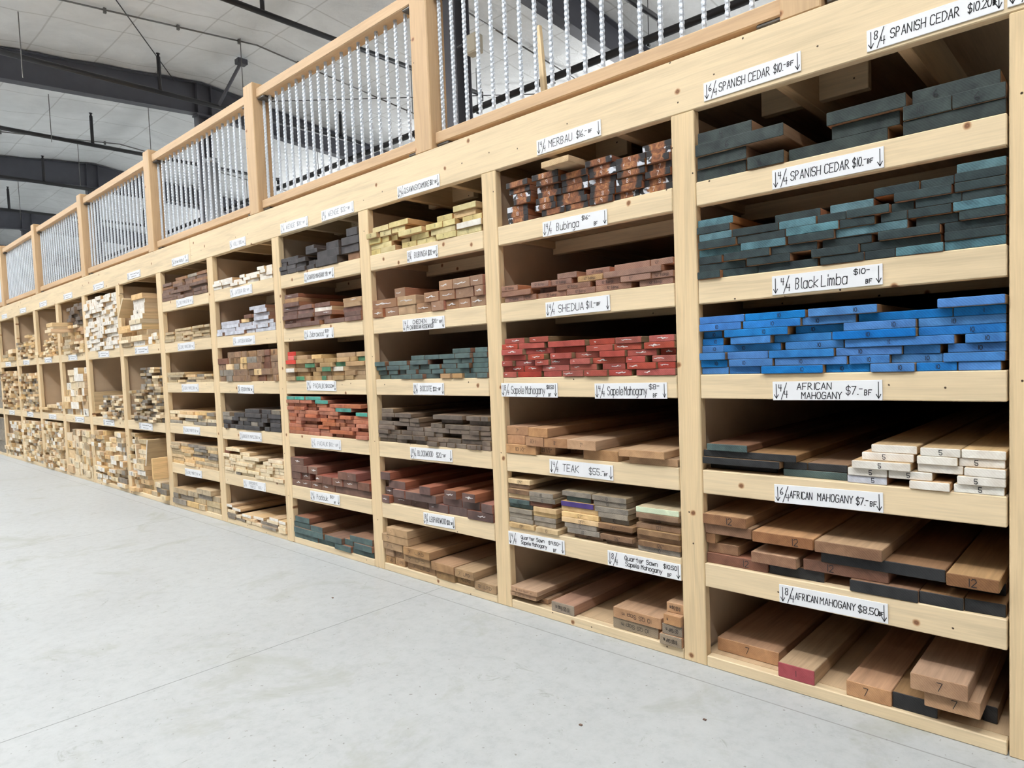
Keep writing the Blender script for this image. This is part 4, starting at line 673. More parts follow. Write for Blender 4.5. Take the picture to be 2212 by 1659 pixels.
(4,3):"-8272,149,3777,150,-11,B,1 -8120,170,3777,150,5,B,1 -7879,270,3777,150,-9,B,1 -7587,514,3777,150,-10,B,1 -6801,318,3777,150,-1,B,1 -8354,279,3930,150,4,B,2 -7852,181,3930,150,7,B,2 -7619,207,3930,150,-1,B,2 -7391,207,3930,150,0,v,2 -7120,150,3930,150,-12,B,2 -6967,161,3777,150,-2,B,1 -6785,302,3930,150,-3,B,2 -8389,319,4084,150,8,v,3 -8019,232,4084,150,1,B,3 -7784,237,4084,150,6,v,3 -7497,433,4084,150,-2,B,3 -7029,192,4084,150,-8,B,3 -6834,307,4084,150,8,B,3 -8389,262,4237,150,8,v,4 -7924,345,4237,150,-3,B,4 -7533,495,4237,150,-10,B,4 -7035,177,4237,150,0,B,4 -6841,355,4237,150,0,B,4 -7597,468,4390,150,7,B,5 -7042,270,4390,150,2,B,5 -6748,266,4390,150,0,v,5",
(4,4):"-8378,381,2002,125,-2,Y,1 -7994,163,2002,125,1,v,1 -7828,403,2002,125,9,Y,1 -7324,304,2002,125,-8,Y,1 -7010,234,2002,125,-7,Y,1 -6742,259,2002,125,-11,Y,1 -8338,312,2130,125,-9,Y,2 -7946,378,2130,125,-12,Y,2 -7552,366,2130,125,-8,Y,2 -7183,293,2130,125,0,Y,2 -6887,370,2130,125,12,Y,2 -8389,186,2259,125,5,Y,3 -8151,120,2259,125,-3,Y,3 -8000,363,2259,125,-2,Y,3 -7634,408,2259,125,5,Y,3 -7173,180,2259,125,-4,Y,3 -6953,170,2259,125,-10,Y,3 -6780,268,2259,125,8,Y,3 -8389,184,2387,125,3,Y,4 -8131,187,2387,125,-9,Y,4 -7923,393,2387,125,-10,Y,4 -7516,144,2387,125,-10,Y,4 -7370,320,2387,125,11,Y,4 -6950,194,2387,125,-9,Y,4 -6753,268,2387,125,3,Y,4 -8389,117,2515,125,11,Y,5 -8150,214,2515,125,-11,Y,5 -7934,264,2515,125,-3,Y,5 -7663,333,2515,125,-1,Y,5 -7129,252,2515,125,10,Y,5 -6792,309,2515,125,-7,Y,5 -8389,238,2643,125,-6,Y,6 -8133,354,2643,125,-6,Y,6 -7692,535,2643,125,-11,Y,6 -6950,429,2643,125,4,Y,6 -8389,182,2771,125,8,r,7 -7809,308,2771,125,-2,Y,7 -8252,476,2899,125,-11,Y,8",
(4,5):"-8355,268,213,105,-5,v,1 -8084,318,213,105,0,v,1 -7690,147,213,105,-10,Y,1 -7540,312,213,105,-4,Y,1 -7186,428,213,105,-10,v,1 -6681,198,213,105,-12,Y,1 -8368,295,320,105,-5,v,2 -8038,151,320,105,-9,Y,2 -7840,419,320,105,-5,y,2 -7295,520,320,105,6,v,2 -6692,210,320,105,-11,Y,2 -8383,278,429,105,3,Y,3 -7833,300,429,105,-9,w,3 -7529,311,429,105,7,w,3 -7092,351,429,105,6,Y,3 -6676,193,429,105,-7,Y,3 -8244,290,537,105,8,w,4 -7010,262,537,105,5,w,4 -6672,189,537,105,-10,w,4 -8389,182,645,105,-2,w,5",
(5,0):"-10548,673,9108,125,0,N,1 -9825,275,9108,125,-6,N,1 -9547,333,9108,125,3,N,1 -9146,524,9108,125,-6,N,1 -10536,828,9235,125,-1,N,2 -9639,391,9235,125,11,N,2 -9118,266,9235,125,-10,N,2 -8829,206,9235,125,-4,N,2 -10561,317,9363,125,4,N,3 -10101,661,9363,125,-10,N,3 -9431,151,9363,125,-8,N,3 -9277,600,9363,125,8,N,3 -10561,507,9491,125,12,N,4 -9807,493,9491,125,-4,N,4 -9279,669,9491,125,-7,N,4 -10561,436,9619,125,11,f,5 -9997,409,9619,125,-4,N,5 -9473,277,9619,125,2,N,5 -9179,509,9619,125,3,f,5 -10503,392,9747,125,3,N,6 -10069,411,9747,125,10,f,6 -9549,442,9747,125,11,N,6 -9039,382,9747,125,5,N,6 -9929,443,9875,125,8,f,7 -9407,364,9875,125,7,v,7 -9007,364,9875,125,3,f,7",
(5,1):"-10530,434,7322,105,-6,V,1 -10093,334,7322,105,0,V,1 -9695,307,7322,105,-8,V,1 -9385,724,7322,105,8,V,1 -10500,445,7430,105,-6,V,2 -10053,371,7430,105,1,V,2 -9597,206,7430,105,10,V,2 -9306,356,7430,105,-2,V,2 -8947,275,7430,105,11,V,2 -10561,431,7538,105,6,V,3 -10065,314,7538,105,1,V,3 -9743,469,7538,105,3,V,3 -9250,613,7538,105,2,V,3 -10483,361,7646,105,-3,V,4 -10119,694,7646,105,12,V,4 -9312,249,7646,105,-2,V,4 -9060,382,7646,105,12,V,4 -10093,693,7754,105,8,V,5 -9258,448,7754,105,-11,V,5 -8807,197,7754,105,-6,V,5",
(5,2):"-10561,409,5568,105,11,V,1 -10009,298,5568,105,-11,y,1 -9708,374,5568,105,5,v,1 -9285,665,5568,105,0,V,1 -10561,520,5675,105,11,V,2 -9622,678,5675,105,-2,V,2 -8940,275,5675,105,10,V,2 -10477,668,5783,105,-8,V,3 -9806,451,5783,105,12,y,3 -9227,267,5783,105,-2,v,3 -8915,304,5783,105,-8,V,3 -10517,764,5891,105,-4,V,4",
(5,3):"-10553,534,3777,135,3,v,1 -10012,462,3777,135,9,Y,1 -9475,493,3777,135,-1,v,1 -8975,337,3777,135,5,v,1 -10561,377,3916,135,10,y,2 -9848,505,3916,135,0,v,2 -9341,352,3916,135,6,Y,2 -8950,318,3916,135,5,Y,2 -10561,220,4054,135,9,Y,3 -10121,855,4054,135,-11,Y,3 -9262,189,4054,135,-8,v,3 -9070,396,4054,135,12,y,3 -10561,464,4192,135,6,Y,4 -10011,542,4192,135,-6,y,4 -9466,473,4192,135,6,y,4 -8905,294,4192,135,-8,v,4",
(5,4):"-10561,475,2002,130,10,y,1 -9963,444,2002,130,-9,y,1 -9516,260,2002,130,1,y,1 -9227,588,2002,130,0,y,1 -10561,499,2136,130,11,y,2 -9965,439,2136,130,-3,y,2 -9514,904,2136,130,-1,V,2 -10561,514,2269,130,2,y,3 -10000,371,2269,130,-3,y,3 -9626,421,2269,130,10,y,3 -9181,511,2269,130,9,V,3 -10561,503,2402,130,5,V,4 -9949,277,2402,130,-11,V,4 -9669,541,2402,130,12,v,4 -9017,375,2402,130,1,v,4 -10561,420,2535,130,2,V,5 -10112,549,2535,130,1,y,5 -9540,286,2535,130,0,V,5 -9250,252,2535,130,10,V,5 -8901,290,2535,130,-5,v,5 -10561,372,2668,130,-9,V,6 -10186,552,2668,130,12,y,6 -9520,514,2668,130,-6,v,6 -8970,355,2668,130,-5,y,6 -10561,394,2801,130,-1,V,7 -10164,301,2801,130,10,V,7 -9775,410,2801,130,-3,v,7 -9300,279,2801,130,-12,v,7 -9018,408,2801,130,-6,V,7",
(5,5):"-10561,593,213,225,-15,v,1 -9965,478,213,225,-5,y,1 -9442,229,213,225,-10,V,1 -9210,530,213,225,11,V,1 -10561,244,440,225,-8,v,2 -10314,600,440,225,6,v,2 -9706,483,440,225,8,V,2 -9192,529,440,225,6,V,2 -10533,594,668,225,-5,V,3 -9923,407,668,225,-4,V,3 -9513,536,668,225,5,v,3 -8974,299,668,225,11,V,3 -9475,568,896,225,-15,V,4",
(6,0):"-12757,553,7338,173,-13,V,1 -12759,558,7514,144,-36,Y,2 -12760,560,7661,170,-15,V,3 -12762,558,7834,171,9,y,4 -12764,564,8009,172,-35,y,5 -12764,561,8184,170,-20,y,6 -12133,583,7338,213,0,w,1 -12145,600,7554,255,-21,Y,2 -12132,590,7812,258,32,Y,3 -12150,607,8073,269,-19,w,4 -12143,598,8345,222,-28,Y,5 -12152,610,8571,244,-9,w,6 -12144,599,8818,237,13,w,7 -12135,589,9058,258,19,w,8 -12146,596,9320,198,20,w,9 -12132,584,9521,246,3,y,10 -11319,171,7338,185,-6,w,1 -11144,196,7338,187,19,Y,1 -10945,136,7338,183,-2,Y,1 -11325,214,7526,153,-2,w,2 -11100,172,7528,156,2,w,2 -10925,112,7524,153,-10,Y,2 -11329,181,7682,154,23,Y,3 -11143,200,7688,153,8,w,3",
(6,1):"-12369,285,3732,140,-3,v,1 -12073,178,3732,145,-17,V,1 -11887,144,3732,142,20,v,1 -12356,200,3876,137,-35,V,2 -12150,200,3881,133,-35,v,2 -11939,192,3881,133,-24,v,2 -12369,172,4016,112,-4,v,3 -12190,206,4016,113,29,Y,3 -11978,230,4018,114,-10,V,3 -12355,215,4131,142,32,v,4 -12131,291,4135,142,-16,V,4 -11838,92,4135,147,32,Y,4 -12362,290,4281,143,-7,v,5 -12063,178,4281,145,-33,Y,5 -12366,259,4427,110,-19,v,6 -12097,193,4427,116,15,Y,6 -11882,134,4286,114,-24,v,5 -12369,214,4540,119,34,V,7 -12151,158,4546,113,15,Y,7 -11987,242,4546,116,7,v,7 -12370,259,4663,139,27,v,8 -12100,252,4666,142,-32,Y,8 -11844,104,4666,139,16,Y,8 -12365,292,4811,141,20,V,9 -12070,193,4811,143,8,v,9 -11874,129,4811,146,15,Y,9 -12350,228,4956,109,-14,V,10 -12116,374,4961,108,-24,V,10 -12367,188,5068,138,-36,V,11 -12173,176,5073,144,0,v,11 -11989,246,5073,140,7,v,11 -11724,257,3732,124,11,Y,1 -11464,231,3732,117,-26,Y,1 -11226,182,3732,121,11,V,1 -11036,226,3732,117,20,v,1 -11721,241,3860,119,-32,v,2 -11464,185,3853,118,-20,v,2 -11274,182,3857,113,-21,Y,2 -11087,165,3857,111,28,v,2 -10914,104,3853,114,28,v,2 -11725,166,3982,141,4,Y,3 -11548,286,3982,142,11,v,3 -11042,229,3971,141,-31,Y,3 -11729,293,4127,114,-12,V,4 -11430,252,4127,109,18,v,4 -11175,251,4116,112,2,Y,4 -10918,102,4116,108,-7,Y,4 -11728,272,4244,124,21,v,5 -11434,226,4240,122,-8,v,5 -11198,234,4240,123,-22,Y,5 -10955,142,4231,125,23,V,5 -11717,228,4372,124,-30,V,6 -11480,174,4372,127,31,V,6 -11301,268,4365,129,-2,v,6 -11026,218,4367,128,-29,V,6 -11728,154,4499,125,-32,v,7 -11563,181,4502,122,31,v,7 -11372,218,4502,127,23,Y,7 -11151,341,4497,131,0,v,7 -11737,253,4628,129,-21,v,8 -11478,189,4632,126,21,Y,8 -11281,245,4632,125,-15,Y,8 -11030,222,4631,126,28,v,8 -11735,270,4760,108,24,V,9 -11459,172,4762,110,-23,v,9 -11283,198,4760,114,-19,V,9 -10915,105,4761,113,-34,v,9 -11716,186,4872,124,16,V,10 -11521,185,4875,121,-7,Y,10 -11330,159,4875,122,10,Y,10 -11162,194,4877,127,36,v,10 -10961,149,4877,122,-23,Y,10 -11715,291,4999,112,28,v,11 -11419,239,5000,111,-10,v,11 -11175,250,5008,109,0,v,11 -10913,100,5003,113,14,v,11 -11720,218,5113,136,-36,V,12 -11492,241,5113,128,31,v,12 -11243,201,5119,130,-6,V,12 -11039,227,5119,133,-12,V,12 -11732,223,5253,140,-30,v,13 -11500,155,5245,135,-16,Y,13 -11334,215,5253,138,-21,v,13 -11110,295,5253,134,-13,V,13 -11714,285,5396,117,-28,v,14 -11417,206,5394,119,-24,V,14 -11206,220,5394,120,-3,Y,14 -10977,169,5390,115,26,v,14 -11715,184,5517,106,20,V,15 -11520,287,5517,108,-21,v,15 -11230,239,5517,107,-2,V,15 -10981,169,5509,107,29,v,15 -11725,214,5627,130,8,Y,16 -11507,216,5628,129,-9,v,16 -11288,278,5628,132,0,Y,16 -10989,174,5619,130,11,v,16 -11715,271,5760,122,-23,v,17 -11438,269,5761,123,28,v,17 -11161,348,5764,123,-20,Y,17 -11719,270,5886,133,-29,V,18 -11446,275,5887,133,-20,v,18 -11168,193,5890,133,35,v,18 -10969,155,5890,133,26,v,18 -11726,289,6023,135,4,v,19 -11432,170,6024,138,-19,v,19 -11253,229,6024,133,-28,Y,19 -11021,213,6026,138,25,v,19 -11735,273,6161,109,-22,v,20 -11454,236,6166,112,-7,v,20 -11206,226,6168,107,-24,Y,20 -10977,162,6168,107,18,v,20",
(6,2):"-12763,296,213,182,-30,y,1 -12457,115,213,181,-14,y,1 -12763,257,397,179,30,y,2 -12496,157,397,179,-5,Y,2 -12764,206,580,232,34,y,3 -12555,215,580,229,-8,V,3 -12760,189,815,145,3,y,4 -12555,218,812,153,12,Y,4 -12764,272,968,229,-25,w,5 -12485,149,968,218,-27,Y,5 -12764,215,1200,181,20,w,6 -12542,200,1200,188,35,w,6 -12764,261,1391,197,29,y,7 -12497,153,1391,191,-23,Y,7 -12754,201,1591,229,-3,Y,8 -12546,207,1591,232,-9,w,8 -12764,149,1823,182,-19,Y,9 -12604,261,1827,176,34,V,9 -12499,161,2007,192,9,y,10 -12482,137,2202,162,12,y,11 -12756,271,2202,185,-4,V,11 -12458,115,2368,180,-31,Y,12 -12760,191,2390,168,34,w,12 -12563,221,2552,170,17,V,13 -12749,173,2562,201,24,w,13 -12572,232,2725,198,18,Y,14 -12759,227,2926,161,18,V,15 -12520,178,2926,165,-12,V,15 -12246,425,213,199,12,y,1 -12242,420,415,233,32,V,2 -12250,430,651,264,2,y,3 -12249,426,918,190,-4,V,4 -12251,432,1111,263,-24,w,5 -12238,409,1377,299,-33,Y,6 -12240,416,1679,242,-25,V,7 -12236,416,1925,208,2,Y,8 -12237,417,2136,201,-5,Y,9 -12247,426,2341,281,18,y,10 -12245,420,2625,204,3,V,11 -11722,303,213,220,3,V,1 -11412,343,213,218,27,Y,1 -11061,250,213,212,-33,Y,1 -11736,295,436,255,28,y,2 -11439,304,434,253,5,v,2 -11129,319,434,250,-20,v,2 -11720,267,694,236,28,y,3 -11439,288,690,235,-7,Y,3 -11141,333,687,238,-1,v,3",
(7,0):"-15075,229,7338,183,15,w,1 -14834,312,7338,186,0,w,1 -14512,356,7338,179,-16,w,1 -14150,264,7338,192,19,w,1 -13880,271,7338,186,-12,w,1 -13600,330,7338,180,-14,w,1 -13267,258,7338,191,0,w,1 -15084,331,7527,207,-3,w,2 -14746,359,7527,215,12,w,2 -14383,308,7533,207,0,w,2 -14068,276,7533,206,-21,w,2 -13785,244,7527,209,-3,w,2 -13530,283,7531,216,-9,w,2 -13240,234,7531,211,-14,w,2 -15084,293,7737,195,-8,w,3 -14781,342,7746,197,-7,w,3 -14432,320,7746,200,-10,w,3 -14101,349,7743,198,16,w,3 -13746,290,7751,194,3,w,3 -13448,438,7751,204,20,w,3 -15079,295,7935,183,16,w,4 -14759,266,7946,192,-16,w,4 -14482,260,7950,192,10,w,4 -14219,391,7950,194,-24,w,4 -13824,329,7945,185,18,w,4 -13483,477,7958,186,10,w,4 -15069,307,8121,201,-21,w,5 -14743,353,8145,204,9,w,5 -14385,275,8145,200,-8,w,5 -14104,346,8147,203,-21,w,5 -13748,352,8147,209,-9,w,5 -13388,380,8147,204,-10,w,5 -15084,335,8326,201,-11,w,6 -14740,317,8353,202,-4,w,6 -14414,337,8353,204,-15,w,6 -14069,263,8353,201,-14,w,6 -13798,296,8360,209,13,w,6 -13496,272,8360,205,11,w,6 -13216,211,8354,203,4,w,6 -15077,302,8530,181,-7,w,7 -14767,388,8558,178,-16,w,7 -14374,295,8560,186,7,w,7 -14076,235,8558,185,-11,w,7 -13830,305,8572,182,-15,w,7 -13499,209,8568,180,-15,w,7 -13279,271,8568,179,7,w,7 -15084,356,8740,207,17,w,8 -14468,346,8750,195,8,w,8 -14112,279,8750,201,-12,w,8 -13813,266,8757,202,3,w,8 -13521,352,8751,199,14,w,8 -13165,156,8751,200,11,w,8 -15069,316,8950,191,22,w,9 -14725,221,8740,183,14,w,8 -14493,241,8948,183,20,w,9 -14249,395,8954,185,24,w,9 -13850,291,8963,191,4,w,9 -13544,299,8954,191,9,w,9 -13239,228,8954,190,-23,w,9 -15084,345,9144,192,-9,w,10 -14734,273,9135,186,20,w,10 -14451,242,9142,191,16,w,10 -14206,385,9157,189,22,w,10 -13813,257,9157,196,-19,w,10 -13548,358,9149,193,18,w,10 -13182,172,9147,187,-5,w,10 -15083,265,9339,200,2,w,11 -14815,234,9339,202,-7,w,11 -14570,300,9337,194,-7,w,11 -14265,385,9350,196,-7,w,11 -13871,370,9357,206,14,w,11 -13494,270,9345,206,0,w,11 -13214,209,9345,197,19,w,11 -15084,351,9543,190,-18,w,12 -14724,339,9544,182,-7,w,12 -14375,286,9550,185,-3,w,12 -14079,302,9566,186,-6,w,12 -13770,325,9566,185,18,w,12 -13439,246,9555,186,16,w,12 -13183,178,9546,189,1,w,12 -15081,274,9736,184,-14,w,13 -14804,261,9736,185,6,w,13 -14540,298,9737,181,13,w,13 -14230,323,9756,182,-1,w,13 -13896,294,9756,176,-15,w,13 -13600,278,9755,176,-13,w,13 -13316,312,9745,181,3,w,13 -15084,339,9923,203,15,w,14 -14740,280,9924,204,20,w,14 -14456,223,9922,196,20,w,14 -14210,364,9941,201,-17,w,14 -13843,252,9936,203,9,w,14 -13580,305,9934,205,-11,w,14 -13268,260,9929,209,0,w,14",
(7,1):"-14379,273,3732,101,3,w,1 -14101,271,3732,100,-11,w,1 -13824,199,3732,99,-31,V,1 -13621,257,3732,98,-17,Y,1 -13358,225,3732,102,0,v,1 -13129,126,3732,98,-20,Y,1 -14372,171,3837,99,-1,Y,2 -14190,161,3837,96,0,Y,2 -14017,178,3836,100,-30,w,2 -13830,274,3835,102,23,w,2 -13551,246,3838,99,12,V,2 -13302,175,3838,96,13,Y,2 -13118,107,3834,99,22,Y,2 -14385,149,3939,132,9,Y,3 -14230,209,3939,130,-34,Y,3 -14011,184,3940,135,-34,Y,3 -13626,241,3940,129,-13,V,3 -13382,153,3940,135,-27,v,3 -13223,220,3938,135,5,V,3 -14373,145,4075,107,25,V,4 -14223,209,4073,106,35,v,4 -13995,260,4078,105,4,w,4 -13732,225,4072,104,-6,v,4 -13504,223,4078,106,27,Y,4 -13278,153,4078,106,1,v,4 -13121,112,4076,104,4,w,4 -14376,225,4185,114,-26,Y,5 -14145,194,4187,116,16,v,5 -13939,187,4187,116,2,Y,5 -13733,201,4179,116,32,w,5 -13520,239,4188,115,17,v,5 -13275,271,4188,118,-25,Y,5 -14391,221,4303,106,-23,Y,6 -14163,229,4306,108,-34,v,6 -13931,150,4307,110,34,Y,6 -13750,181,4299,109,20,V,6 -13557,236,4306,104,10,v,6 -13309,302,4306,105,6,v,6 -14378,152,4412,118,31,w,7 -14220,259,4418,121,-4,v,7 -13953,158,4420,125,27,v,7 -13777,150,4411,119,6,V,7 -13623,226,4411,125,-13,V,7 -13390,217,4413,123,-21,Y,7 -13166,161,4415,122,8,Y,7 -14384,219,4542,123,20,w,8 -14155,135,4542,129,27,v,8 -14008,252,4548,131,29,w,8 -13751,195,4539,126,10,V,8 -13545,243,4539,123,28,Y,8 -13292,189,4539,132,-17,Y,8 -13094,90,4540,128,32,V,8 -14391,234,4669,125,32,v,9 -14135,231,4682,127,-8,V,9 -13900,235,4682,126,29,Y,9 -13653,174,4668,124,28,w,9 -13475,236,4675,130,5,Y,9 -13232,229,4675,129,-11,Y,9 -14378,174,4797,116,18,Y,10 -14200,258,4812,114,-6,v,10 -13932,193,4812,113,21,V,10 -13736,171,4812,113,-2,v,10 -13554,187,4808,119,-15,w,10 -13362,254,4808,113,-20,V,10",
(7,2):"-15078,306,213,189,6,w,1 -14765,280,213,188,-6,y,1 -14475,226,213,186,-23,w,1 -15073,213,405,219,-11,Y,2 -14855,239,405,218,-16,w,2 -14611,362,403,228,-5,w,2 -15084,281,628,175,-1,V,3 -14794,235,635,172,22,Y,3 -14554,305,635,175,20,Y,3 -15077,254,806,227,-17,Y,4 -14817,214,811,235,-17,w,4 -14596,345,811,233,-33,w,4 -15074,310,1050,194,7,w,5 -14756,343,1050,206,34,y,5 -14404,155,1048,197,18,y,5 -15083,288,1247,184,28,y,6 -14788,255,1259,191,15,Y,6 -14528,273,1259,188,21,V,6 -15068,337,1453,234,20,Y,7 -14729,203,1453,233,-16,Y,7 -14519,266,1451,228,19,Y,7 -15068,337,1690,196,10,y,8 -14723,231,1689,193,-34,Y,8 -14488,236,1682,195,-29,V,8 -15070,238,1890,241,10,V,9 -14826,363,1890,238,20,y,9 -14460,207,1880,248,17,w,9 -15074,211,2135,218,-32,w,10 -14828,187,2131,224,21,V,10 -14637,214,2131,218,-25,w,10 -14417,167,2131,221,6,y,10 -15084,291,2356,195,23,w,11 -14530,278,2356,208,-10,V,11 -15068,314,2555,207,-36,V,12 -14749,367,2567,208,-25,y,12 -14379,126,2567,213,-18,V,12 -15070,224,2765,229,36,y,13 -14840,351,2778,230,-33,y,13 -14485,227,2784,230,8,y,13 -14244,249,213,210,33,y,1 -13987,408,213,208,33,y,1 -14223,238,426,210,1,w,2 -13980,405,424,210,-13,Y,2 -14234,351,639,231,-11,y,3 -13878,301,638,235,5,Y,3 -14230,256,874,195,23,y,4 -13963,389,874,193,-31,w,4 -14237,386,1072,225,1,Y,5 -13846,266,1071,229,8,y,5 -14239,291,1301,225,3,y,6 -13943,362,1301,227,-11,w,6 -14231,248,1530,206,-22,y,7 -13973,396,1530,218,-8,w,7 -14236,363,1751,230,-12,y,8 -13869,292,1751,231,16,y,8 -14229,264,1985,230,-6,Y,9 -13954,375,1985,226,-7,Y,9 -14229,312,2218,223,-8,Y,10 -13912,339,2214,239,6,y,10 -14222,343,2456,221,27,Y,11 -13872,290,2456,222,-3,y,11 -13553,353,213,200,-22,w,1 -13191,183,213,201,-27,Y,1 -13571,379,416,262,-5,v,2 -13189,178,417,253,-5,v,2 -13552,379,681,197,22,V,3 -13170,158,674,192,23,Y,3 -13562,320,881,230,-14,V,4 -13233,226,881,227,-20,v,4 -13564,325,1115,189,20,Y,5 -13230,220,1111,190,19,Y,5 -13554,339,1307,271,17,Y,6 -13208,197,1304,284,-34,w,6 -13560,251,1581,260,-31,Y,7 -13304,299,1592,262,16,w,7 -13550,336,1857,203,18,Y,8 -13205,195,1857,211,18,v,8 -13550,369,2071,246,-9,w,9 -13170,164,2071,248,-7,w,9 -13557,286,2321,209,0,Y,10 -13259,249,2321,199,-33,v,10 -13551,393,2533,273,0,V,11 -13151,143,2524,274,-15,Y,11 -13565,331,2810,253,-14,Y,12 -13222,210,2810,241,-36,w,12",
(8,0):"-17249,338,7338,163,24,Y,1 -17252,337,7504,132,13,y,2 -17247,336,7640,191,16,Y,3 -17243,326,7834,185,-15,y,4 -16867,518,7338,147,-17,Y,1 -16863,513,7488,167,-15,y,2 -16865,518,7658,183,-19,Y,3 -16859,511,7845,185,-6,Y,4 -16855,513,8033,146,-2,Y,5 -16868,523,8183,177,1,y,6 -16858,508,8364,212,-26,Y,7 -16864,516,8579,175,-188,Y,8 -16857,513,8758,150,-164,Y,9 -16863,519,8911,220,-169,y,10 -16298,275,7338,178,35,Y,1 -16016,337,7338,175,-34,n,1 -15671,348,7338,178,-14,Y,1 -16279,318,7519,166,21,n,2 -15957,355,7519,164,-14,Y,2 -15592,268,7519,156,-17,y,2 -16277,358,7688,155,4,y,3 -15911,345,7687,153,25,V,3 -15563,240,7679,154,-14,y,3 -16282,362,7846,147,-30,y,4 -15913,347,7844,147,-24,Y,4 -15561,239,7837,153,-8,Y,4 -16287,312,7997,143,33,V,5 -15965,388,7997,150,-8,n,5 -15567,239,7993,146,24,n,5 -16281,369,8151,214,32,y,6 -15508,183,8143,206,33,V,6 -16289,378,8368,199,34,y,7 -15902,309,8151,186,3,V,6 -15582,259,8352,197,4,n,7 -16290,267,8570,198,24,V,8 -16018,258,8570,203,13,n,8 -15751,424,8552,198,4,n,8 -16296,275,8772,161,-28,y,9 -16009,299,8777,166,-9,Y,9 -15699,377,8753,161,13,V,9 -16293,338,8946,183,25,o,10 -15952,363,8946,184,-2,o,10 -15579,252,8917,184,-1,o,10 -16284,313,9132,195,-31,o,11 -15968,264,9134,201,31,o,11 -15700,377,9134,192,-19,o,11 -15983,337,9338,187,5,o,12 -15643,314,9329,187,16,o,12 -16278,264,9331,202,-14,o,12 -16011,321,9528,199,-32,o,13 -15680,350,9528,196,20,o,13 -16291,274,9536,214,-1,o,13 -16005,262,9731,218,-20,o,14 -15740,412,9731,219,4,o,14 -16298,290,9753,174,-29,o,14 -15999,325,9952,175,8,o,15 -15665,342,9953,179,19,o,15",
(8,1):"-17248,488,3732,348,22,w,1 -17254,496,4083,398,-22,y,2 -17252,498,4485,325,-1,Y,3 -17254,497,4813,396,23,y,4 -17244,482,5212,418,33,w,5 -16656,446,3732,363,33,Y,1 -16198,143,3732,370,26,w,1 -16661,610,4106,402,-7,w,2 -16662,392,4511,339,8,Y,3 -16262,208,4511,326,23,Y,3 -16664,295,4853,371,0,w,4 -16361,306,4853,384,-3,Y,4 -16670,616,5241,418,9,Y,5 -16664,611,5662,399,-4,Y,6 -16655,603,6064,329,-18,Y,7 -15999,357,3732,406,29,w,1 -15636,314,3732,425,-8,w,1 -16002,278,4142,434,28,w,2 -15713,382,4161,408,-2,y,2 -15982,513,4579,331,-34,Y,3 -15464,135,4572,330,1,Y,3 -16000,520,4914,420,26,Y,4 -15466,135,4906,418,-34,w,4 -15984,659,5337,378,-29,Y,5 -15999,675,5718,414,-35,w,6 -15998,330,6136,349,-34,w,7 -15657,330,6136,359,23,w,7",
(8,2):"-17239,441,213,470,-16,y,1 -17237,443,686,410,2,Y,2 -17254,462,1100,570,10,y,3 -17243,443,1673,473,-1,y,4 -17254,461,2149,473,0,Y,5 -16735,237,213,385,-1,Y,1 -16491,171,213,390,-7,Y,1 -16316,151,213,392,-1,Y,1 -16160,148,213,389,5,V,1 -16007,233,213,384,0,Y,1 -15768,292,213,378,-14,Y,1 -15466,135,213,375,1,Y,1 -16740,129,601,369,-7,Y,2 -16607,298,606,366,-14,Y,2 -16301,289,607,349,-2,Y,2 -16003,293,600,350,-3,Y,2 -15699,225,594,353,14,Y,2 -15469,145,590,350,-3,Y,2 -16730,198,973,393,8,Y,3 -16521,214,975,422,6,Y,3 -16296,202,959,420,16,V,3 -16089,225,959,416,-9,V,3 -15861,158,953,419,6,Y,3 -15693,176,950,414,17,Y,3 -15510,186,950,422,-16,V,3 -16738,307,1401,375,16,Y,4 -16427,208,1401,370,-16,V,4 -16216,127,1383,379,13,Y,4 -16083,283,1379,390,3,Y,4 -15790,150,1375,380,-3,Y,4 -15630,195,1375,376,-9,Y,4 -15426,98,1375,373,10,V,4 -16750,194,1779,397,-10,Y,5 -16553,263,1779,385,-1,Y,5 -16286,214,1774,397,6,Y,5 -16063,136,1773,379,3,Y,5 -15923,276,1773,389,8,V,5 -15636,201,1754,382,-8,V,5 -15427,100,1751,390,13,Y,5 -16745,215,2179,349,4,Y,6 -16525,236,2167,352,-3,Y,6 -16108,300,2175,369,12,Y,6 -15804,230,2165,359,16,Y,6 -15565,240,2144,353,0,Y,6 -16734,239,2531,342,0,V,7 -16304,258,2547,351,-15,Y,7 -16039,130,2547,334,1,V,7 -15904,282,2547,353,-5,Y,7 -15616,290,2527,348,-10,Y,7",
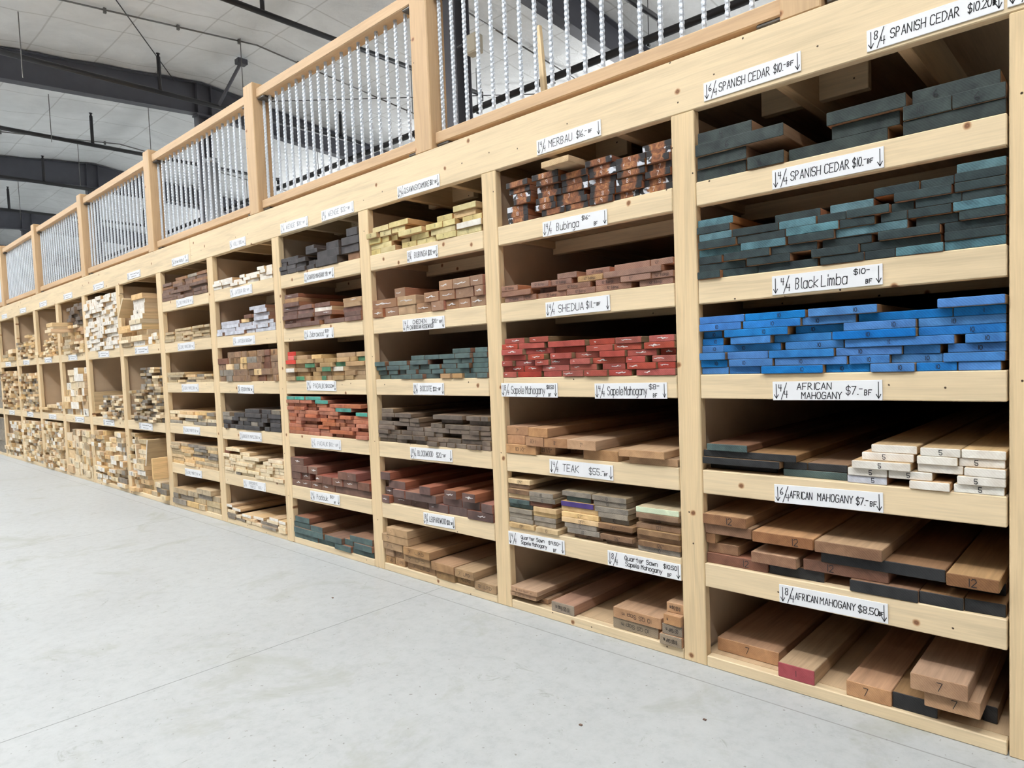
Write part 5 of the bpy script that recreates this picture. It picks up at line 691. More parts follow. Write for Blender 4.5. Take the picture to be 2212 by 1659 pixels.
(9,0):"-19464,312,7338,152,32,Y,1 -19142,258,7338,152,-22,y,1 -19464,328,7493,199,-30,Y,2 -19124,245,7493,207,23,Y,2 -18857,232,7338,95,23,y,1 -18613,267,7338,91,-8,y,1 -18343,139,7338,96,24,Y,1 -18859,253,7436,112,-11,Y,2 -18595,225,7432,107,-11,y,2 -18362,158,7436,113,-14,Y,2 -18863,138,7552,113,29,y,3 -18722,194,7552,109,0,V,3 -18524,319,7553,109,-19,Y,3 -18866,202,7668,99,21,Y,4 -18652,223,7664,99,-6,V,4 -18426,218,7665,101,-12,Y,4 -18859,157,7770,110,14,y,5 -18693,151,7770,114,1,V,5 -18530,216,7770,114,-16,Y,5 -18312,106,7770,109,20,Y,5 -18861,260,7887,117,35,Y,6 -18593,204,7887,121,8,V,6 -18383,184,7887,120,14,y,6 -18851,150,8007,91,-6,y,7 -18697,165,8011,93,3,y,7 -18527,203,8011,94,-29,y,7 -18316,115,8011,92,32,y,7 -18854,211,8108,125,6,y,8 -18640,197,8108,127,-13,Y,8 -18437,237,8109,127,-21,y,8 -18868,246,8236,115,35,V,9 -18619,144,8238,119,-18,V,9 -18470,135,8238,119,-27,V,9 -18325,120,8239,117,-31,y,9 -18186,173,7338,108,-30,y,1 -18002,271,7338,105,9,y,1 -17727,221,7338,106,9,y,1 -18192,230,7449,122,16,y,2 -17952,152,7446,123,28,y,2 -17796,166,7446,118,21,Y,2 -17621,117,7447,126,-8,V,2 -18191,183,7574,108,15,y,3 -17998,243,7574,109,-15,y,3 -17752,241,7577,103,-25,y,3 -18174,225,7686,107,23,Y,4 -17940,146,7687,104,-9,Y,4 -17785,144,7687,105,34,Y,4 -17631,120,7683,106,-6,V,4 -18178,228,7797,111,-10,Y,5 -17944,208,7795,115,25,y,5 -17729,221,7796,112,-4,Y,5 -18180,140,7911,121,20,Y,6 -18030,168,7911,122,-3,Y,6 -17852,151,7913,117,16,V,6 -17696,190,7911,121,-24,y,6 -18175,176,8035,115,10,Y,7 -17996,215,8036,118,-8,V,7 -17776,153,8034,113,-5,Y,7 -17619,113,8035,113,-33,V,7 -18179,180,8154,97,-25,Y,8 -17984,266,8157,95,-17,Y,8 -17710,207,8150,96,7,y,8 -18175,187,8254,105,-7,y,9 -17982,270,8256,101,34,Y,9 -17703,196,8249,99,19,y,9 -18182,163,8363,109,-9,y,10 -18010,186,8363,112,9,y,10 -17672,160,8351,106,-11,Y,10 -18184,190,8475,121,11,V,11 -17982,189,8478,121,21,V,11 -17788,190,8461,121,4,y,11 -17591,83,8461,119,-29,y,11 -18173,152,8599,107,22,y,12 -18017,196,8599,114,-34,y,12 -17789,286,8585,113,-20,Y,12 -18192,240,8717,107,-4,y,13 -17949,216,8717,107,15,Y,13 -17724,216,8701,105,5,y,13",
(9,1):"-19456,756,3732,177,22,y,1 -18689,899,3732,176,24,Y,1 -19449,785,3913,150,-24,y,2 -18657,875,3912,145,13,y,2 -18760,977,4066,198,-20,y,3 -17743,232,3732,149,36,w,1 -17755,252,3885,168,15,w,2 -17751,244,4056,179,-10,w,3 -17754,247,4238,190,-26,w,4",
(9,2):"-19458,234,213,229,-28,Y,1 -19219,259,213,237,9,Y,1 -18949,204,213,229,-31,w,1 -18733,153,213,231,-24,w,1 -19459,159,444,241,7,Y,2 -19290,278,453,227,-35,V,2 -19004,172,453,226,28,V,2 -18823,240,445,235,4,Y,2 -19450,201,688,211,-36,Y,3 -19241,160,684,218,31,w,3 -19078,221,684,226,24,Y,3 -18847,263,684,212,-33,Y,3 -19464,198,903,178,32,V,4 -19060,162,913,187,2,Y,4 -18895,315,913,174,33,Y,4 -19446,159,1084,191,-25,V,5 -19281,280,1103,188,-5,V,5 -18997,283,1103,181,2,V,5 -18710,132,1090,186,-8,V,5 -19450,160,1279,174,8,Y,6 -19282,161,1295,170,2,w,6 -19116,197,1295,169,-14,V,6 -18912,334,1287,174,31,w,6 -19464,179,1456,216,8,Y,7 -19274,174,1468,211,29,V,7 -18847,269,1465,208,2,Y,7 -19450,259,1683,209,22,w,8 -19179,258,1683,209,26,V,8 -18909,159,1676,220,16,Y,8 -18746,164,1676,217,-5,V,8 -19463,288,1895,216,22,Y,9 -19168,256,1895,206,30,V,9 -18897,170,1899,215,16,w,9 -19454,227,2115,188,31,Y,10 -19219,266,2115,196,-5,V,10 -18950,162,2118,188,24,w,10 -18785,208,2118,191,-11,V,10 -19458,270,2315,215,0,Y,11 -19183,256,2315,214,32,Y,11 -18922,338,2313,211,-11,V,11 -19464,188,2532,214,27,Y,12 -19056,158,2531,210,25,Y,12 -18888,311,2527,205,-21,Y,12 -19464,208,2750,199,-21,w,13 -19251,220,2745,197,30,Y,13 -19027,242,2745,205,-23,Y,13 -18778,193,2735,210,28,w,13 -19464,278,2952,195,20,w,14 -19174,195,2954,196,35,Y,14 -18976,223,2954,184,-4,Y,14 -18744,160,2948,187,-21,V,14 -18516,213,213,197,21,V,1 -18296,333,213,208,15,V,1 -17955,452,213,199,-20,w,1 -18513,215,413,231,6,Y,2 -18282,300,424,234,-8,Y,2 -17959,224,415,224,25,Y,2 -17733,223,415,230,-13,Y,2 -18300,254,661,230,20,Y,3 -18039,198,661,241,27,V,3 -17832,328,648,239,-20,Y,3 -18532,179,647,208,-26,Y,3 -18343,244,894,211,-2,Y,4 -18091,249,905,220,-17,Y,4 -17838,218,891,213,28,Y,4 -17612,110,891,220,26,V,4 -18529,178,858,176,-3,Y,4 -18344,251,1109,177,18,V,5 -18073,254,1128,168,-10,Y,5 -17816,310,1114,173,22,Y,5 -18528,179,1037,204,-17,Y,5 -18339,296,1300,193,35,Y,6 -18033,282,1300,203,-36,V,6 -17741,230,1290,207,36,w,6 -18532,265,1496,190,-13,Y,7 -18261,263,1506,183,4,V,7 -17988,305,1506,190,5,Y,7 -17680,171,1500,193,-25,V,7 -18521,201,1690,237,-11,w,8 -18317,300,1690,235,11,w,8 -18006,201,1699,227,-4,Y,8 -17801,293,1699,226,28,w,8 -18532,197,1931,222,7,V,9 -18329,237,1929,230,-15,Y,9 -18521,215,2162,172,3,V,10 -18294,293,2162,175,32,Y,10 -17998,250,1930,166,28,Y,9 -17745,241,1928,167,30,Y,9 -18522,318,2341,208,18,w,11 -18195,348,2341,203,17,w,11 -17839,328,2099,199,29,Y,10 -18513,353,2553,220,-7,Y,12 -18154,313,2548,213,33,V,12 -17836,326,2302,216,-29,w,11 -18534,201,2776,199,32,w,13 -18329,234,2776,198,-21,Y,13 -18089,240,2765,192,32,Y,13 -17839,330,2522,191,-17,Y,12 -18512,200,2978,171,32,V,14 -18301,180,2977,164,-26,Y,14 -18092,313,2960,161,4,Y,14 -17768,262,2716,160,-12,w,13",
(10,0):"-21734,383,7338,174,-2,Y,1 -21342,378,7338,177,20,v,1 -20959,131,7338,178,19,v,1 -21721,280,7515,160,-2,V,2 -21437,330,7515,157,28,v,2 -21101,268,7518,155,-6,Y,2 -21399,309,7675,159,-34,Y,3 -21086,253,7676,165,24,Y,3 -21719,253,7679,167,14,Y,3 -21457,204,7838,172,2,Y,4 -21244,415,7845,175,8,V,4 -21721,337,8014,151,-4,Y,5 -21373,369,8023,157,-31,v,5 -20996,169,8023,152,13,Y,5 -21734,216,8168,154,29,V,6 -21513,389,8184,160,-35,V,6 -21117,290,8184,161,-19,V,6 -21732,198,8325,177,-11,V,7 -21529,207,8347,174,-31,v,7 -21094,261,8348,179,12,V,7 -20707,318,7338,151,17,y,1 -20384,486,7338,150,-18,y,1 -19891,166,7338,147,4,y,1 -20247,515,7491,201,19,V,2 -20703,297,7492,151,14,y,2 -20394,364,7695,144,-2,Y,3 -20019,296,7695,145,21,Y,3 -20716,474,7842,177,17,Y,4 -20238,508,7842,187,21,Y,4 -20698,319,8023,178,29,Y,5 -20371,261,8032,184,-4,V,5 -20102,379,8032,173,-7,y,5 -20719,255,8204,186,-24,y,6 -20453,270,8219,190,30,y,6 -20174,449,8219,181,-8,y,6 -20716,345,8413,156,28,Y,7 -20036,310,8403,150,18,V,7 -20697,394,8572,192,29,y,8 -20297,574,8557,188,12,y,8 -20697,457,8767,171,-11,y,9 -20235,511,8749,175,30,V,9",
(10,1):"-21725,195,3732,136,8,Y,1 -21524,323,3732,132,18,y,1 -21191,263,3732,132,-30,y,1 -20925,368,3732,135,15,y,1 -20549,308,3732,133,-18,V,1 -20238,276,3732,139,-5,V,1 -19955,230,3732,131,-19,y,1 -21722,216,3872,191,17,V,2 -21497,243,3868,192,7,v,2 -21244,275,3868,186,32,Y,2 -20957,338,3871,189,30,V,2 -20610,207,3871,189,12,V,2 -20399,300,3875,187,-35,Y,2 -20095,183,3875,193,-6,y,2 -19906,176,3867,193,13,Y,2 -21721,351,4066,153,25,Y,3 -21362,377,4063,159,15,y,3 -20976,190,4063,156,-7,V,3 -20782,322,4063,160,10,v,3 -20453,316,4063,159,-23,V,3 -20127,183,4072,152,-7,v,3 -19935,206,4072,160,21,Y,3 -21717,352,4223,140,36,Y,4 -21340,339,4226,143,33,V,4 -20999,262,4227,145,29,v,4 -20725,290,4227,145,14,V,4 -20433,370,4225,142,15,y,4 -20052,187,4235,147,-2,V,4 -19860,137,4235,144,-8,v,4 -21723,169,4366,152,14,y,5 -21542,161,4366,161,33,Y,5 -21376,168,4372,157,25,y,5 -21202,327,4372,155,32,V,5 -20867,344,4375,163,23,Y,5 -20514,301,4376,162,-30,v,5 -20202,227,4386,161,-22,V,5 -19973,241,4386,152,-16,V,5 -21729,373,4530,186,-18,y,6 -21348,275,4533,196,22,Y,6 -21071,377,4541,197,-6,Y,6 -20684,257,4541,197,0,Y,6 -20422,369,4550,195,-15,Y,6 -20048,316,4550,188,-8,V,6 -21734,272,4719,164,15,y,7 -21451,239,4732,162,25,v,7 -21201,338,4741,161,31,Y,7 -20858,372,4741,157,-10,y,7 -20483,382,4748,164,10,y,7 -20098,372,4748,164,-24,y,7 -21437,345,4906,152,-9,V,8 -21089,344,4906,156,-35,V,8 -20736,277,4915,157,8,v,8 -20451,271,4915,160,7,V,8 -20176,347,4915,159,14,V,8 -19820,94,4916,152,18,Y,8 -21717,174,4887,183,-13,Y,8 -21532,300,5061,186,8,v,9 -21227,212,5065,181,11,Y,9 -21011,246,5065,189,8,v,9 -20757,354,5076,187,31,Y,9 -20392,247,5079,182,30,Y,9 -20139,176,5077,190,32,V,9 -19951,219,5077,183,25,Y,9 -21729,289,5251,167,21,v,10 -21429,249,5251,172,-3,y,10 -21169,155,5250,169,18,y,10 -20992,187,5257,177,10,y,10 -20796,302,5266,167,-15,y,10 -20487,200,5266,176,-21,Y,10 -20283,354,5271,179,22,V,10 -19925,201,5263,172,16,v,10 -21728,353,5426,163,-18,y,11 -21372,202,5426,174,2,y,11 -21161,195,5438,172,-23,V,11 -20959,306,5438,171,36,V,11 -20649,158,5436,165,-7,y,11 -20482,361,5453,170,22,v,11 -20117,231,5453,171,14,v,11 -19879,153,5439,175,-20,y,11 -21376,249,5613,144,25,v,12 -21123,247,5613,149,17,V,12 -20868,321,5613,145,-3,V,12 -20539,301,5627,151,23,v,12 -19914,184,5628,153,3,v,12 -21733,209,5592,192,-13,y,12 -21348,184,5760,196,17,y,13 -21160,225,5766,185,31,y,13 -20929,246,5766,192,-29,V,13 -20677,286,5781,189,7,V,13 -20380,388,5781,187,25,v,13 -19982,254,5784,193,16,y,13 -21734,310,5788,193,-8,v,13 -21420,307,5960,184,22,y,14 -21104,154,5954,194,6,v,14 -20941,192,5961,186,-23,V,14 -20739,264,5973,184,28,V,14 -20472,361,5973,183,-33,Y,14 -20106,187,5981,185,14,y,14 -19908,180,5981,194,-29,y,14 -21724,288,5984,179,-10,Y,14 -21428,351,6152,184,-15,V,15 -21070,328,6152,184,11,V,15 -20731,312,6161,186,-8,v,15 -20414,243,6159,184,-25,y,15 -20163,252,6169,185,20,Y,15 -19899,168,6178,186,8,y,15",
(10,2):"-21729,335,213,241,-21,Y,1 -21391,315,213,239,-12,w,1 -21067,225,213,232,-34,w,1 -20838,303,213,241,18,V,1 -20524,222,213,232,20,w,1 -20295,301,213,235,9,Y,1 -19987,256,213,239,2,w,1 -21733,281,457,212,-6,Y,2 -21447,198,457,218,14,Y,2 -21246,388,455,215,20,V,2 -20849,305,457,222,23,Y,2 -20532,209,448,211,-13,w,2 -20318,299,451,220,-20,V,2 -20014,290,454,211,-30,Y,2 -21720,270,672,212,-14,Y,3 -21422,288,678,219,14,V,3 -21125,253,673,209,9,V,3 -20869,313,682,222,-5,Y,3 -20541,295,674,213,3,Y,3 -20240,258,674,215,-12,w,3 -19972,244,669,219,34,Y,3 -21718,354,901,171,7,Y,4 -21118,397,908,167,4,w,4 -20718,287,908,177,20,Y,4 -20421,329,890,170,35,V,4 -20089,360,892,175,-22,V,4 -21716,379,1076,223,-15,Y,5 -21329,190,901,222,-7,V,4 -21130,173,1079,221,2,Y,5 -20945,224,1079,213,-12,Y,5 -20701,345,1088,226,31,Y,5 -20353,327,1071,217,4,Y,5 -20016,286,1071,217,-12,V,5 -21725,181,1302,225,18,Y,6 -21538,383,1302,214,-17,Y,6 -21151,324,1303,214,36,Y,6 -20823,227,1317,214,16,w,6 -20586,219,1317,214,33,w,6 -20354,328,1291,223,17,Y,6 -20015,291,1291,218,-14,V,6 -21721,363,1530,219,21,w,7 -21349,330,1519,217,-28,V,7 -21012,297,1535,208,-20,w,7 -20707,256,1535,221,-23,V,7 -20439,174,1535,221,36,w,7 -20256,363,1517,217,15,w,7 -19887,161,1513,218,-32,Y,7 -21724,201,1752,195,-23,Y,8 -21517,239,1752,203,-28,Y,8 -21270,195,1739,199,5,Y,8 -21071,181,1746,201,7,Y,8 -20880,359,1759,204,32,V,8 -20517,216,1759,194,0,V,8 -20297,353,1760,201,28,Y,8 -19941,210,1737,198,17,V,8 -21721,325,1959,223,33,V,9 -21390,316,1959,238,6,w,9 -21063,242,1967,229,8,w,9 -20809,327,1967,229,14,Y,9 -20471,349,1964,238,-9,Y,9 -20111,388,1964,232,-23,V,9 -21721,319,2185,204,-29,w,10 -21197,290,2200,198,-9,Y,10 -20899,378,2199,210,8,w,10 -20513,294,2206,210,33,Y,10 -20215,270,2206,197,12,Y,10 -19936,205,2200,201,-5,V,10 -21720,386,2393,169,-18,Y,11 -21327,258,2401,172,0,w,11 -21058,373,2412,168,-2,Y,11 -20682,367,2419,171,3,V,11 -20309,302,2419,170,28,w,11 -20001,274,2406,171,28,w,11 -21733,360,2566,235,-18,Y,12 -21365,184,2576,241,28,V,12 -21178,209,2584,238,-35,Y,12 -20963,262,2584,236,-2,Y,12 -20693,312,2593,231,-26,Y,12 -20370,193,2593,243,5,w,12 -20173,300,2592,243,-7,w,12 -19867,143,2580,235,34,Y,12 -21719,230,2804,198,0,Y,13 -21484,182,2820,206,-16,Y,13 -21299,283,2825,206,-5,V,13 -21006,313,2825,197,28,w,13 -20690,298,2827,210,5,Y,13 -20384,299,2839,199,-25,Y,13 -19841,114,2819,209,34,V,13",
(11,0):"-23635,863,7338,266,-7,y,1 -22764,776,7338,279,-23,V,1 -23635,748,7607,216,-11,V,2 -22877,509,7620,224,-7,y,2 -22357,371,7620,225,28,V,2 -23640,400,7827,287,32,V,3 -23228,640,7847,287,32,V,3 -22581,593,7847,287,-35,Y,3",
(11,1):"-24044,339,3732,175,29,V,1 -23695,322,3732,179,7,n,1 -23369,273,3732,175,7,y,1 -23085,322,3732,174,-7,V,1 -22760,266,3732,185,29,Y,1 -22486,208,3732,173,12,n,1 -22271,286,3732,180,2,V,1 -24045,215,3911,184,-19,y,2 -23821,291,3915,186,-24,Y,2 -23527,332,3915,182,-29,V,2 -22557,273,3920,187,-16,V,2 -22278,289,3916,186,-29,y,2 -24054,269,4104,173,20,n,3 -23781,226,4104,170,2,n,3 -23527,246,4100,175,-34,n,3 -23271,352,4100,181,27,n,3 -22910,406,4110,175,8,V,3 -22495,292,4110,173,6,n,3 -22199,214,4105,174,-24,y,3 -24053,208,4280,163,-36,V,4 -23840,421,4280,156,31,y,4 -23415,340,4285,159,-6,y,4 -23066,352,4289,156,15,Y,4 -22708,415,4289,154,-28,V,4 -22281,295,4287,156,-29,n,4 -24054,240,4447,149,36,Y,5 -23809,357,4440,152,-22,V,5 -23440,207,4447,157,16,V,5 -23222,191,4447,149,5,y,5 -23019,327,4448,155,-14,n,5 -22687,285,4446,153,-13,V,5 -22393,242,4446,148,-10,Y,5 -22145,157,4446,154,7,V,5 -24054,217,4599,167,-1,n,6 -23811,265,4595,162,12,Y,6 -23540,298,4607,166,24,n,6 -23235,342,4607,168,31,Y,6 -22887,286,4607,164,-31,y,6 -22596,325,4603,170,19,V,6 -22263,271,4603,160,12,Y,6 -24048,226,4769,148,27,y,7 -23817,217,4760,148,-14,n,7 -23597,270,4776,148,-2,y,7 -23318,345,4776,147,-30,y,7 -22962,252,4778,141,-32,Y,7 -22704,402,4774,143,20,V,7 -22296,309,4777,142,31,y,7 -24047,348,4921,202,0,V,8 -23695,402,4928,201,31,Y,8 -23286,310,4926,210,-2,Y,8 -22306,317,4921,196,-26,V,8 -24053,284,5126,183,-18,Y,9 -23759,350,5132,181,-23,y,9 -23403,402,5139,181,17,V,9 -22997,404,5139,183,-13,Y,9 -22586,362,5121,186,-26,V,9 -22215,228,5121,184,-28,n,9 -24054,292,5312,164,14,V,10 -23745,339,5316,166,10,y,10 -23390,288,5324,158,2,V,10 -23098,240,5324,163,-10,n,10 -22847,356,5326,155,-7,y,10 -22480,239,5310,165,24,n,10 -22234,241,5308,166,34,V,10 -23830,324,5485,188,9,Y,11 -23128,337,5490,184,1,V,11 -22781,243,5485,193,24,Y,11 -22533,379,5485,186,-13,Y,11 -22147,158,5477,191,-32,Y,11 -24041,317,5677,172,30,y,12 -23716,370,5677,164,27,n,12 -23339,432,5678,163,33,y,12 -22899,273,5678,170,7,n,12 -24049,274,5852,163,-35,V,13 -23766,240,5852,159,9,n,13 -23518,278,5844,155,11,V,13 -23237,264,5845,161,-25,Y,13 -22971,419,5852,158,-31,V,13 -22535,322,5674,157,5,n,12 -22205,220,5674,162,-29,y,12 -24050,275,6019,168,-5,y,14 -23771,268,6014,179,-14,y,14 -23495,345,6009,168,-34,V,14 -23140,297,6013,176,23,y,14 -22840,257,6013,175,-6,V,14 -22574,405,6013,176,16,y,14 -22157,173,5840,176,21,n,13 -24045,374,6196,207,-19,n,15 -23666,405,6196,208,-19,n,15 -23256,323,6193,218,-11,V,15 -22926,230,6193,208,-20,V,15 -22356,372,6193,208,-17,Y,15 -24040,432,6407,178,-34,V,16 -23605,375,6415,179,5,n,16 -23223,230,6415,172,-20,y,16 -22984,329,6415,169,35,n,16 -22650,375,6404,174,22,Y,16 -22269,284,6404,176,23,n,16",
(11,2):"-24039,423,213,201,4,Y,1 -23611,282,213,195,0,V,1 -24051,318,417,213,1,Y,2 -23730,401,417,210,13,V,2 -24054,235,633,263,-34,Y,3 -23811,273,633,251,-24,Y,3 -23531,202,630,259,20,V,3 -24043,259,900,212,12,Y,4 -23776,441,893,201,22,V,4 -24051,435,1116,251,27,Y,5 -23607,279,1097,249,-18,V,5 -23760,424,1370,233,7,V,6 -24040,450,1606,214,9,V,7 -23586,253,1606,211,11,V,7 -23261,321,213,238,9,w,1 -22929,430,213,229,29,w,1 -22494,263,213,231,30,V,1 -22227,241,213,238,-1,Y,1 -23263,466,454,229,35,w,2 -22488,255,447,234,-6,V,2 -22222,237,454,225,22,w,2 -23276,309,686,240,-32,Y,3 -22964,334,686,231,-18,V,3 -22627,456,685,238,-23,w,3 -22163,177,682,226,-3,V,3 -23269,251,930,246,-33,V,4 -23007,478,930,247,12,V,4 -22525,284,927,250,2,V,4 -22236,249,927,242,-14,w,4 -23269,430,1180,220,29,w,5 -22438,450,1180,217,35,V,5 -23274,257,1403,199,-28,w,6 -23010,379,1403,196,-8,V,6 -22624,288,1401,207,-16,V,6 -22326,334,1401,205,16,w,6 -23262,290,1605,282,-12,V,7 -22965,371,1611,288,-27,w,7 -22591,350,1611,295,-30,V,7 -22230,242,1609,279,-24,Y,7 -23274,256,1890,231,20,w,8 -22764,473,1909,232,-22,V,8 -22284,299,1909,224,-28,V,8 -23263,310,2125,202,12,w,9 -22949,373,2144,192,16,w,9 -22568,376,2144,196,28,Y,9 -22181,190,2136,198,29,V,9 -23262,433,2339,287,-6,w,10 -22821,315,2343,277,-12,w,10 -22503,318,2343,280,-18,Y,10 -22182,189,2338,279,-32,w,10 -23279,281,2630,219,-17,w,11 -22987,348,2630,223,20,Y,11 -22630,350,2623,230,-25,w,11 -22271,280,2626,218,-4,Y,11",
}

CELLNAME = {
 (0,0): 'top Spanish Cedar cell', (0,1): 'thin Spanish Cedar cell', (0,2): 'Black Limba cell', (0,3): 'topmost African Mahogany cell', (0,4): 'middle African Mahogany cell', (0,5): 'lowest African Mahogany cell',
 (1,0): 'Merbau cell', (1,1): 'upper Bubinga cell', (1,2): 'Shedua cell', (1,3): 'Sapele Mahogany cell', (1,4): 'Teak cell', (1,5): 'Quarter Sawn Sapele cell',
 (2,0): 'Sycamore cell', (2,1): 'thick Bubinga cell', (2,2): 'Chechen Rosewood cell', (2,3): 'Bocote cell', (2,4): 'Bloodwood cell', (2,5): 'Leopardwood cell',
 (3,0): 'Wenge cell', (3,1): 'Santos Mahogany cell', (3,2): 'Zebrawood cell', (3,3): 'upper Padauk cell', (3,4): 'middle Padauk cell', (3,5): 'lowest Padauk cell',
 (4,0): 'Holly cell', (4,1): 'upper Jatoba cell', (4,2): 'lower Jatoba cell', (4,3): 'Ebony cell', (4,4): 'upper Birdseye Maple cell', (4,5): 'lower Birdseye Maple cell',
 (5,0): 'Walnut cell'}
LEVN = ['topmost', 'second', 'third', 'fourth', 'fifth', 'bottom']
for b in range(5, 12):
    for lv in range(6 if b == 5 else 3):
        if (b, lv) in CELLNAME: continue
        CELLNAME[(b, lv)] = '%s cell of %s bay' % ((LEVN[lv] if b == 5 else ('top', 'middle', 'bottom')[lv]), BAYN[b])
KIND = {(0,0): 'cedar_board', (1,1): 'bubinga_board', (2,2): 'rosewood_board', (3,1): 'santos_mahogany_board', (4,3): 'ebony_board', (3,0): 'wenge_board', (1,4): 'teak_board', (2,3): 'bocote_board', (2,5): 'leopardwood_board',
        (2,0): 'sycamore_board', (2,1): 'bubinga_board', (3,2): 'zebrawood_board', (3,3): 'padauk_board', (3,4): 'padauk_board', (3,5): 'padauk_board', (4,1): 'jatoba_board', (4,2): 'jatoba_board', (4,0): 'holly_board', (5,0): 'walnut_board',
        (1,0): 'merbau_board', (1,3): 'sapele_board', (1,5): 'sapele_board', (2,4): 'bloodwood_board', (4,4): 'maple_board', (4,5): 'maple_board', (0,3): 'mahogany_board', (0,4): 'mahogany_board', (0,5): 'mahogany_board'}
rnd = random.Random(11)
mark_mesh = {}
def mark(parent, text, x, z, h, material, y=-.0008, rot=0, name='length_mark', width=None, sw=.16):
    key = (text, material.name, width, sw)
    if key not in mark_mesh:
        st, tw = strokes(text); m = MB(); s = 1 if width is None else width/tw
        for pts in st: ribbon(m, [((px-tw/2)*s, pz-.5) for px, pz in pts], sw)
        mark_mesh[key] = m.mesh(name, material)
    o = link(name, mark_mesh[key], parent, (x, y, z)); o.scale = (h*.85, 1, h)
    if rot: o.rotation_euler = (0, R(rot), 0)
    return o
scr_mesh = {}
def scribble(parent, x, z, w, h, v, material=None):
    material = material or CHALK
    if (v, material.name) not in scr_mesh:
        r2 = random.Random(v); m = MB(); pts = []
        for i in range(7): pts.append((-.5 + i/6.0 + r2.uniform(-.05, .05), r2.uniform(-.35, .35)*(1-abs(i-3)/4)))
        ribbon(m, pts, .16); ribbon(m, [(p+.06, q+r2.uniform(-.25, .25)) for p, q in pts[1:5]], .13)
        scr_mesh[(v, material.name)] = m.mesh('chalk_mark', material)
    o = link('chalk_mark', scr_mesh[(v, material.name)], parent, (x, -.0008, z)); o.scale = (w, 1, h)
def board_mesh(w, t, L, c_, name):
    c = min(.0022, t*.09); sk = rnd.uniform(-.004, .004); hw = w/2
    def ring(y, i):
        cc = c + i
        P = [(-hw+cc, 0+i), (hw-cc, 0+i), (hw-i, cc), (hw-i, t-cc), (hw-cc, t-i), (-hw+cc, t-i), (-hw+i, t-cc), (-hw+i, cc)]
        return [(px, y + sk*(px/hw + 1)*.5 if y < .02 else y, pz) for px, pz in P]
    vs = ring(0, c*.8) + ring(c*.8, 0) + ring(L, 0)
    fs = [tuple(range(8))[::1]]
    fs += [(i, 8+i, 8+(i+1) % 8, (i+1) % 8) for i in range(8)]
    fs += [(8+i, 16+i, 16+(i+1) % 8, 8+(i+1) % 8) for i in range(8)]
    fs += [tuple(range(16, 24))[::-1]]
    me = bpy.data.meshes.new(name); me.from_pydata(vs, [], fs)
    me.materials.append(END[c_]); me.materials.append(SIDE[c_])
    me.polygons.foreach_set('material_index', [0]*9 + [1]*9); me.update(); return me
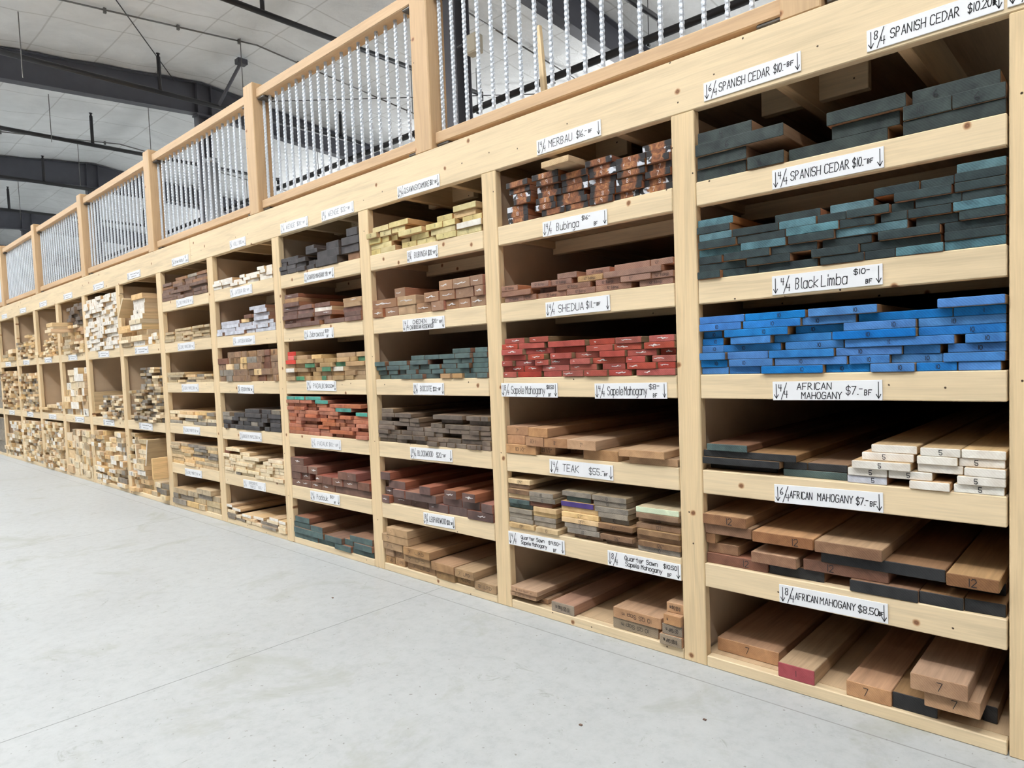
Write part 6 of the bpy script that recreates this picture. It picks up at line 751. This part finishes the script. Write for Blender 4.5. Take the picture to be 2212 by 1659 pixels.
for (bay, lv), txt in BOARDS.items():
    rows = {}
    items = []
    for tok in txt.split():
        x2, w2, z5, t5, ymm, c_, lay = tok.split(',')
        items.append((int(x2)/2000, int(w2)/2000, int(z5)/5000, int(t5)/5000, int(ymm)/1000, c_, int(lay)))
    for it in items: rows.setdefault(it[6], []).append(it[0])
    for it in items:
        x0, w, z, t, y, c_, lay = it
        idx = sorted(rows[lay]).index(x0)
        nm, look = STYLE[c_][0], STYLE[c_][1]
        if (bay, lv) in KIND and c_ not in 'yYw': nm = KIND[(bay, lv)]
        if bay >= 5 and (bay, lv) != (5, 0):
            nm = 'weathered_board' if c_ == 'v' else 'tan_board' if c_ == 'V' else 'white_ended_board' if c_ == 'w' else 'lumber_block' if t > .06 else 'pale_board' if t > .03 else 'thin_board'
        L = min(rnd.uniform(2.0, 3.3), DEPTH - .02 - y)
        o = link(nm, board_mesh(w, t, L, c_, nm), None, (x0 + w/2, y, z))
        cat = 'block of wood' if nm == 'lumber_block' else 'board'
        prop(o, '%s board in %s, %s row up, %s from far side' % (look.replace(' ', '-'), CELLNAME[(bay, lv)], ORD[lay-1].replace('nearest', 'first'), ORD[idx].replace('nearest', 'first')), cat, 'boards in the ' + CELLNAME[(bay, lv)])
        # marks written on the ends
        mx = rnd.uniform(-.22, .22)*w; key = (bay, lv)
        if key == (0,2): mark(o, '10', mx, t*.5, t*.46, INK)
        elif key == (0,3) and c_ in 'wg' and lay < 6 and not (lay == 5 and idx == 0): mark(o, '5', mx, t*.5, t*.56, INK)
        elif key == (0,4) and c_ in 'fr': mark(o, '12', mx, t*.5, t*.6, INK, sw=.11)
        elif key == (0,5) and c_ == 'h': mark(o, "7'" if idx == 1 else '7', mx*.4, t*.52, t*.5, INK, sw=.09)
        elif key == (0,5) and c_ == 'p': mark(o, '1', 0, t*.5, t*.4, INK, sw=.1)
        elif key == (0,0) and w > .1 and rnd.random() < .7: mark(o, rnd.choice(['6', '4', '10', '12']), mx, t*.5, t*.5, INK, sw=.12)
        elif key == (1,0) and c_ == 'm' and rnd.random() < .85: mark(o, rnd.choice(['8', '9', '7', '18']), mx*.3, t*.5, t*.6, CHALK, sw=.1)
        elif key == (1,1) and w > .06: mark(o, rnd.choice(['83" Bubinga', '82" Bubinga', '63" Bubinga']), 0, t*.5, t*.42, INK, width=min(6.5, w*.8/(t*.42*.85)), sw=.11)
        elif key == (1,2): scribble(o, mx, t*.55, min(w*.4, .045), t*.5, rnd.randint(0, 7))
        elif key == (1,3) and t > .035: mark(o, rnd.choice(["7'", "8'", '83 1/2"', "7'"]), mx*.4, t*.52, t*.36, INK, sw=.12)
        elif key == (1,3): mark(o, '83"', mx*.4, t*.5, t*.45, INK, sw=.12)
        elif key == (1,4) and c_ in 'kyve' and rnd.random() < .85: mark(o, rnd.choice(['127"', '10', '10', '126"', '139"']) if c_ in 'yk' else '10', mx*.3, t*.5, t*.6, INK, sw=.11)
        elif key == (1,5) and w > .06: mark(o, rnd.choice(['QS SAP m', '10 QS Sap m', '8 QS SAP m']), 0, t*.5, t*.34, INK, width=w*.62/(t*.34*.85), rot=0 if t < .03 else 180, sw=.12)
        elif key == (2,0) and c_ == 'x' and rnd.random() < .85: mark(o, rnd.choice(['12', '12', '11', '11', '7']), mx*.5, t*.5, t*.52, INK, sw=.11)
        elif key == (2,1): scribble(o, mx*.3, t*.5, w*.6, t*.34, rnd.randint(0, 7))
        elif key == (2,5) and w > .06: mark(o, rnd.choice(['7  LPD', '8  LPD', '75 LPD']), 0, t*.5, t*.34, INK, width=w*.6/(t*.34*.85), sw=.12)
        elif key in ((2,4), (3,4), (3,1)) and rnd.random() < .5: scribble(o, mx, t*.55, min(w*.5, .05), t*.4, rnd.randint(0, 7))
        elif key in ((4,2), (4,4), (2,3), (3,3)) and rnd.random() < .5: mark(o, rnd.choice(['7', '8', '10', '9']), mx*.6, t*.5, t*.5, INK, sw=.11)
        elif 5 <= bay <= 8 and c_ in 'wYyV' and t > .026 and rnd.random() < .6: mark(o, rnd.choice(['8', '10', '7', '86', '12']), mx*.6, t*.5, t*.5, INK, sw=.12)

# a few boards that stand on edge or lean
def slant(nm, loc, w, t, L, c_, ry, label):
    o = link(nm, board_mesh(w, t, L, c_, nm), None, loc); o.rotation_euler = (0, R(ry), 0); prop(o, label, 'board'); return o
slant('pale_board', (-6.205, -.05, 1.835), .235, .022, 2.6, 'Y', -45, 'wide pale board leaning tilted against the stack in top cell of seventh bay')
slant('pale_board', (-5.405, -.12, .345), .19, .022, 2.6, 'y', -90, 'wide golden board standing on edge by the post in bottom cell of seventh bay')
slant('thin_board', (-5.72, -.06, .46), .26, .018, 2.4, 'w', -72, 'thin white-ended board leaning steeply in bottom cell of seventh bay')
slant('thin_board', (-6.1315, -.02, .44), .15, .03, 2.4, 'Y', -90, 'thin pale board standing upright on edge in bottom cell of seventh bay')
slant('pale_board', (-7.515, .02, .90), .24, .016, 2.4, 'y', -90, 'wide tan board on edge against the divider in middle cell of eighth bay')
for z, c_, lb in ((.16, 'v', 'lowest'), (.40, 'v', 'upper')):
    pass
for i in range(3):
    for lv, zb in ((0, .044), (1, .75)):
        o = link('barn_board', board_mesh(.93, .18, 2.5, 'v', 'barn_board'), None, (-12.615, .005, zb + i*.185))
        prop(o, 'wide grey weathered plank at the far end of the rack, %s cell, %s up' % (('bottom', 'middle')[lv], ('first', 'second', 'third')[i]), 'board', 'grey planks at the far end')
# knots of scale: floor scraps
for i, (x, y) in enumerate(((-.12, -.62), (.18, -.35), (-1.9, -.45))):
    o = MB().box(-.006, .006, -.004, .004, 0, .004, .001).build('wood_chip', END['N'], None, (x, y, 0)); prop(o, 'tiny dark wood chip lying on the concrete floor, %s from the camera' % ('nearest'.replace('nearest', 'first'), 'second', 'third')[i], 'wood chip')
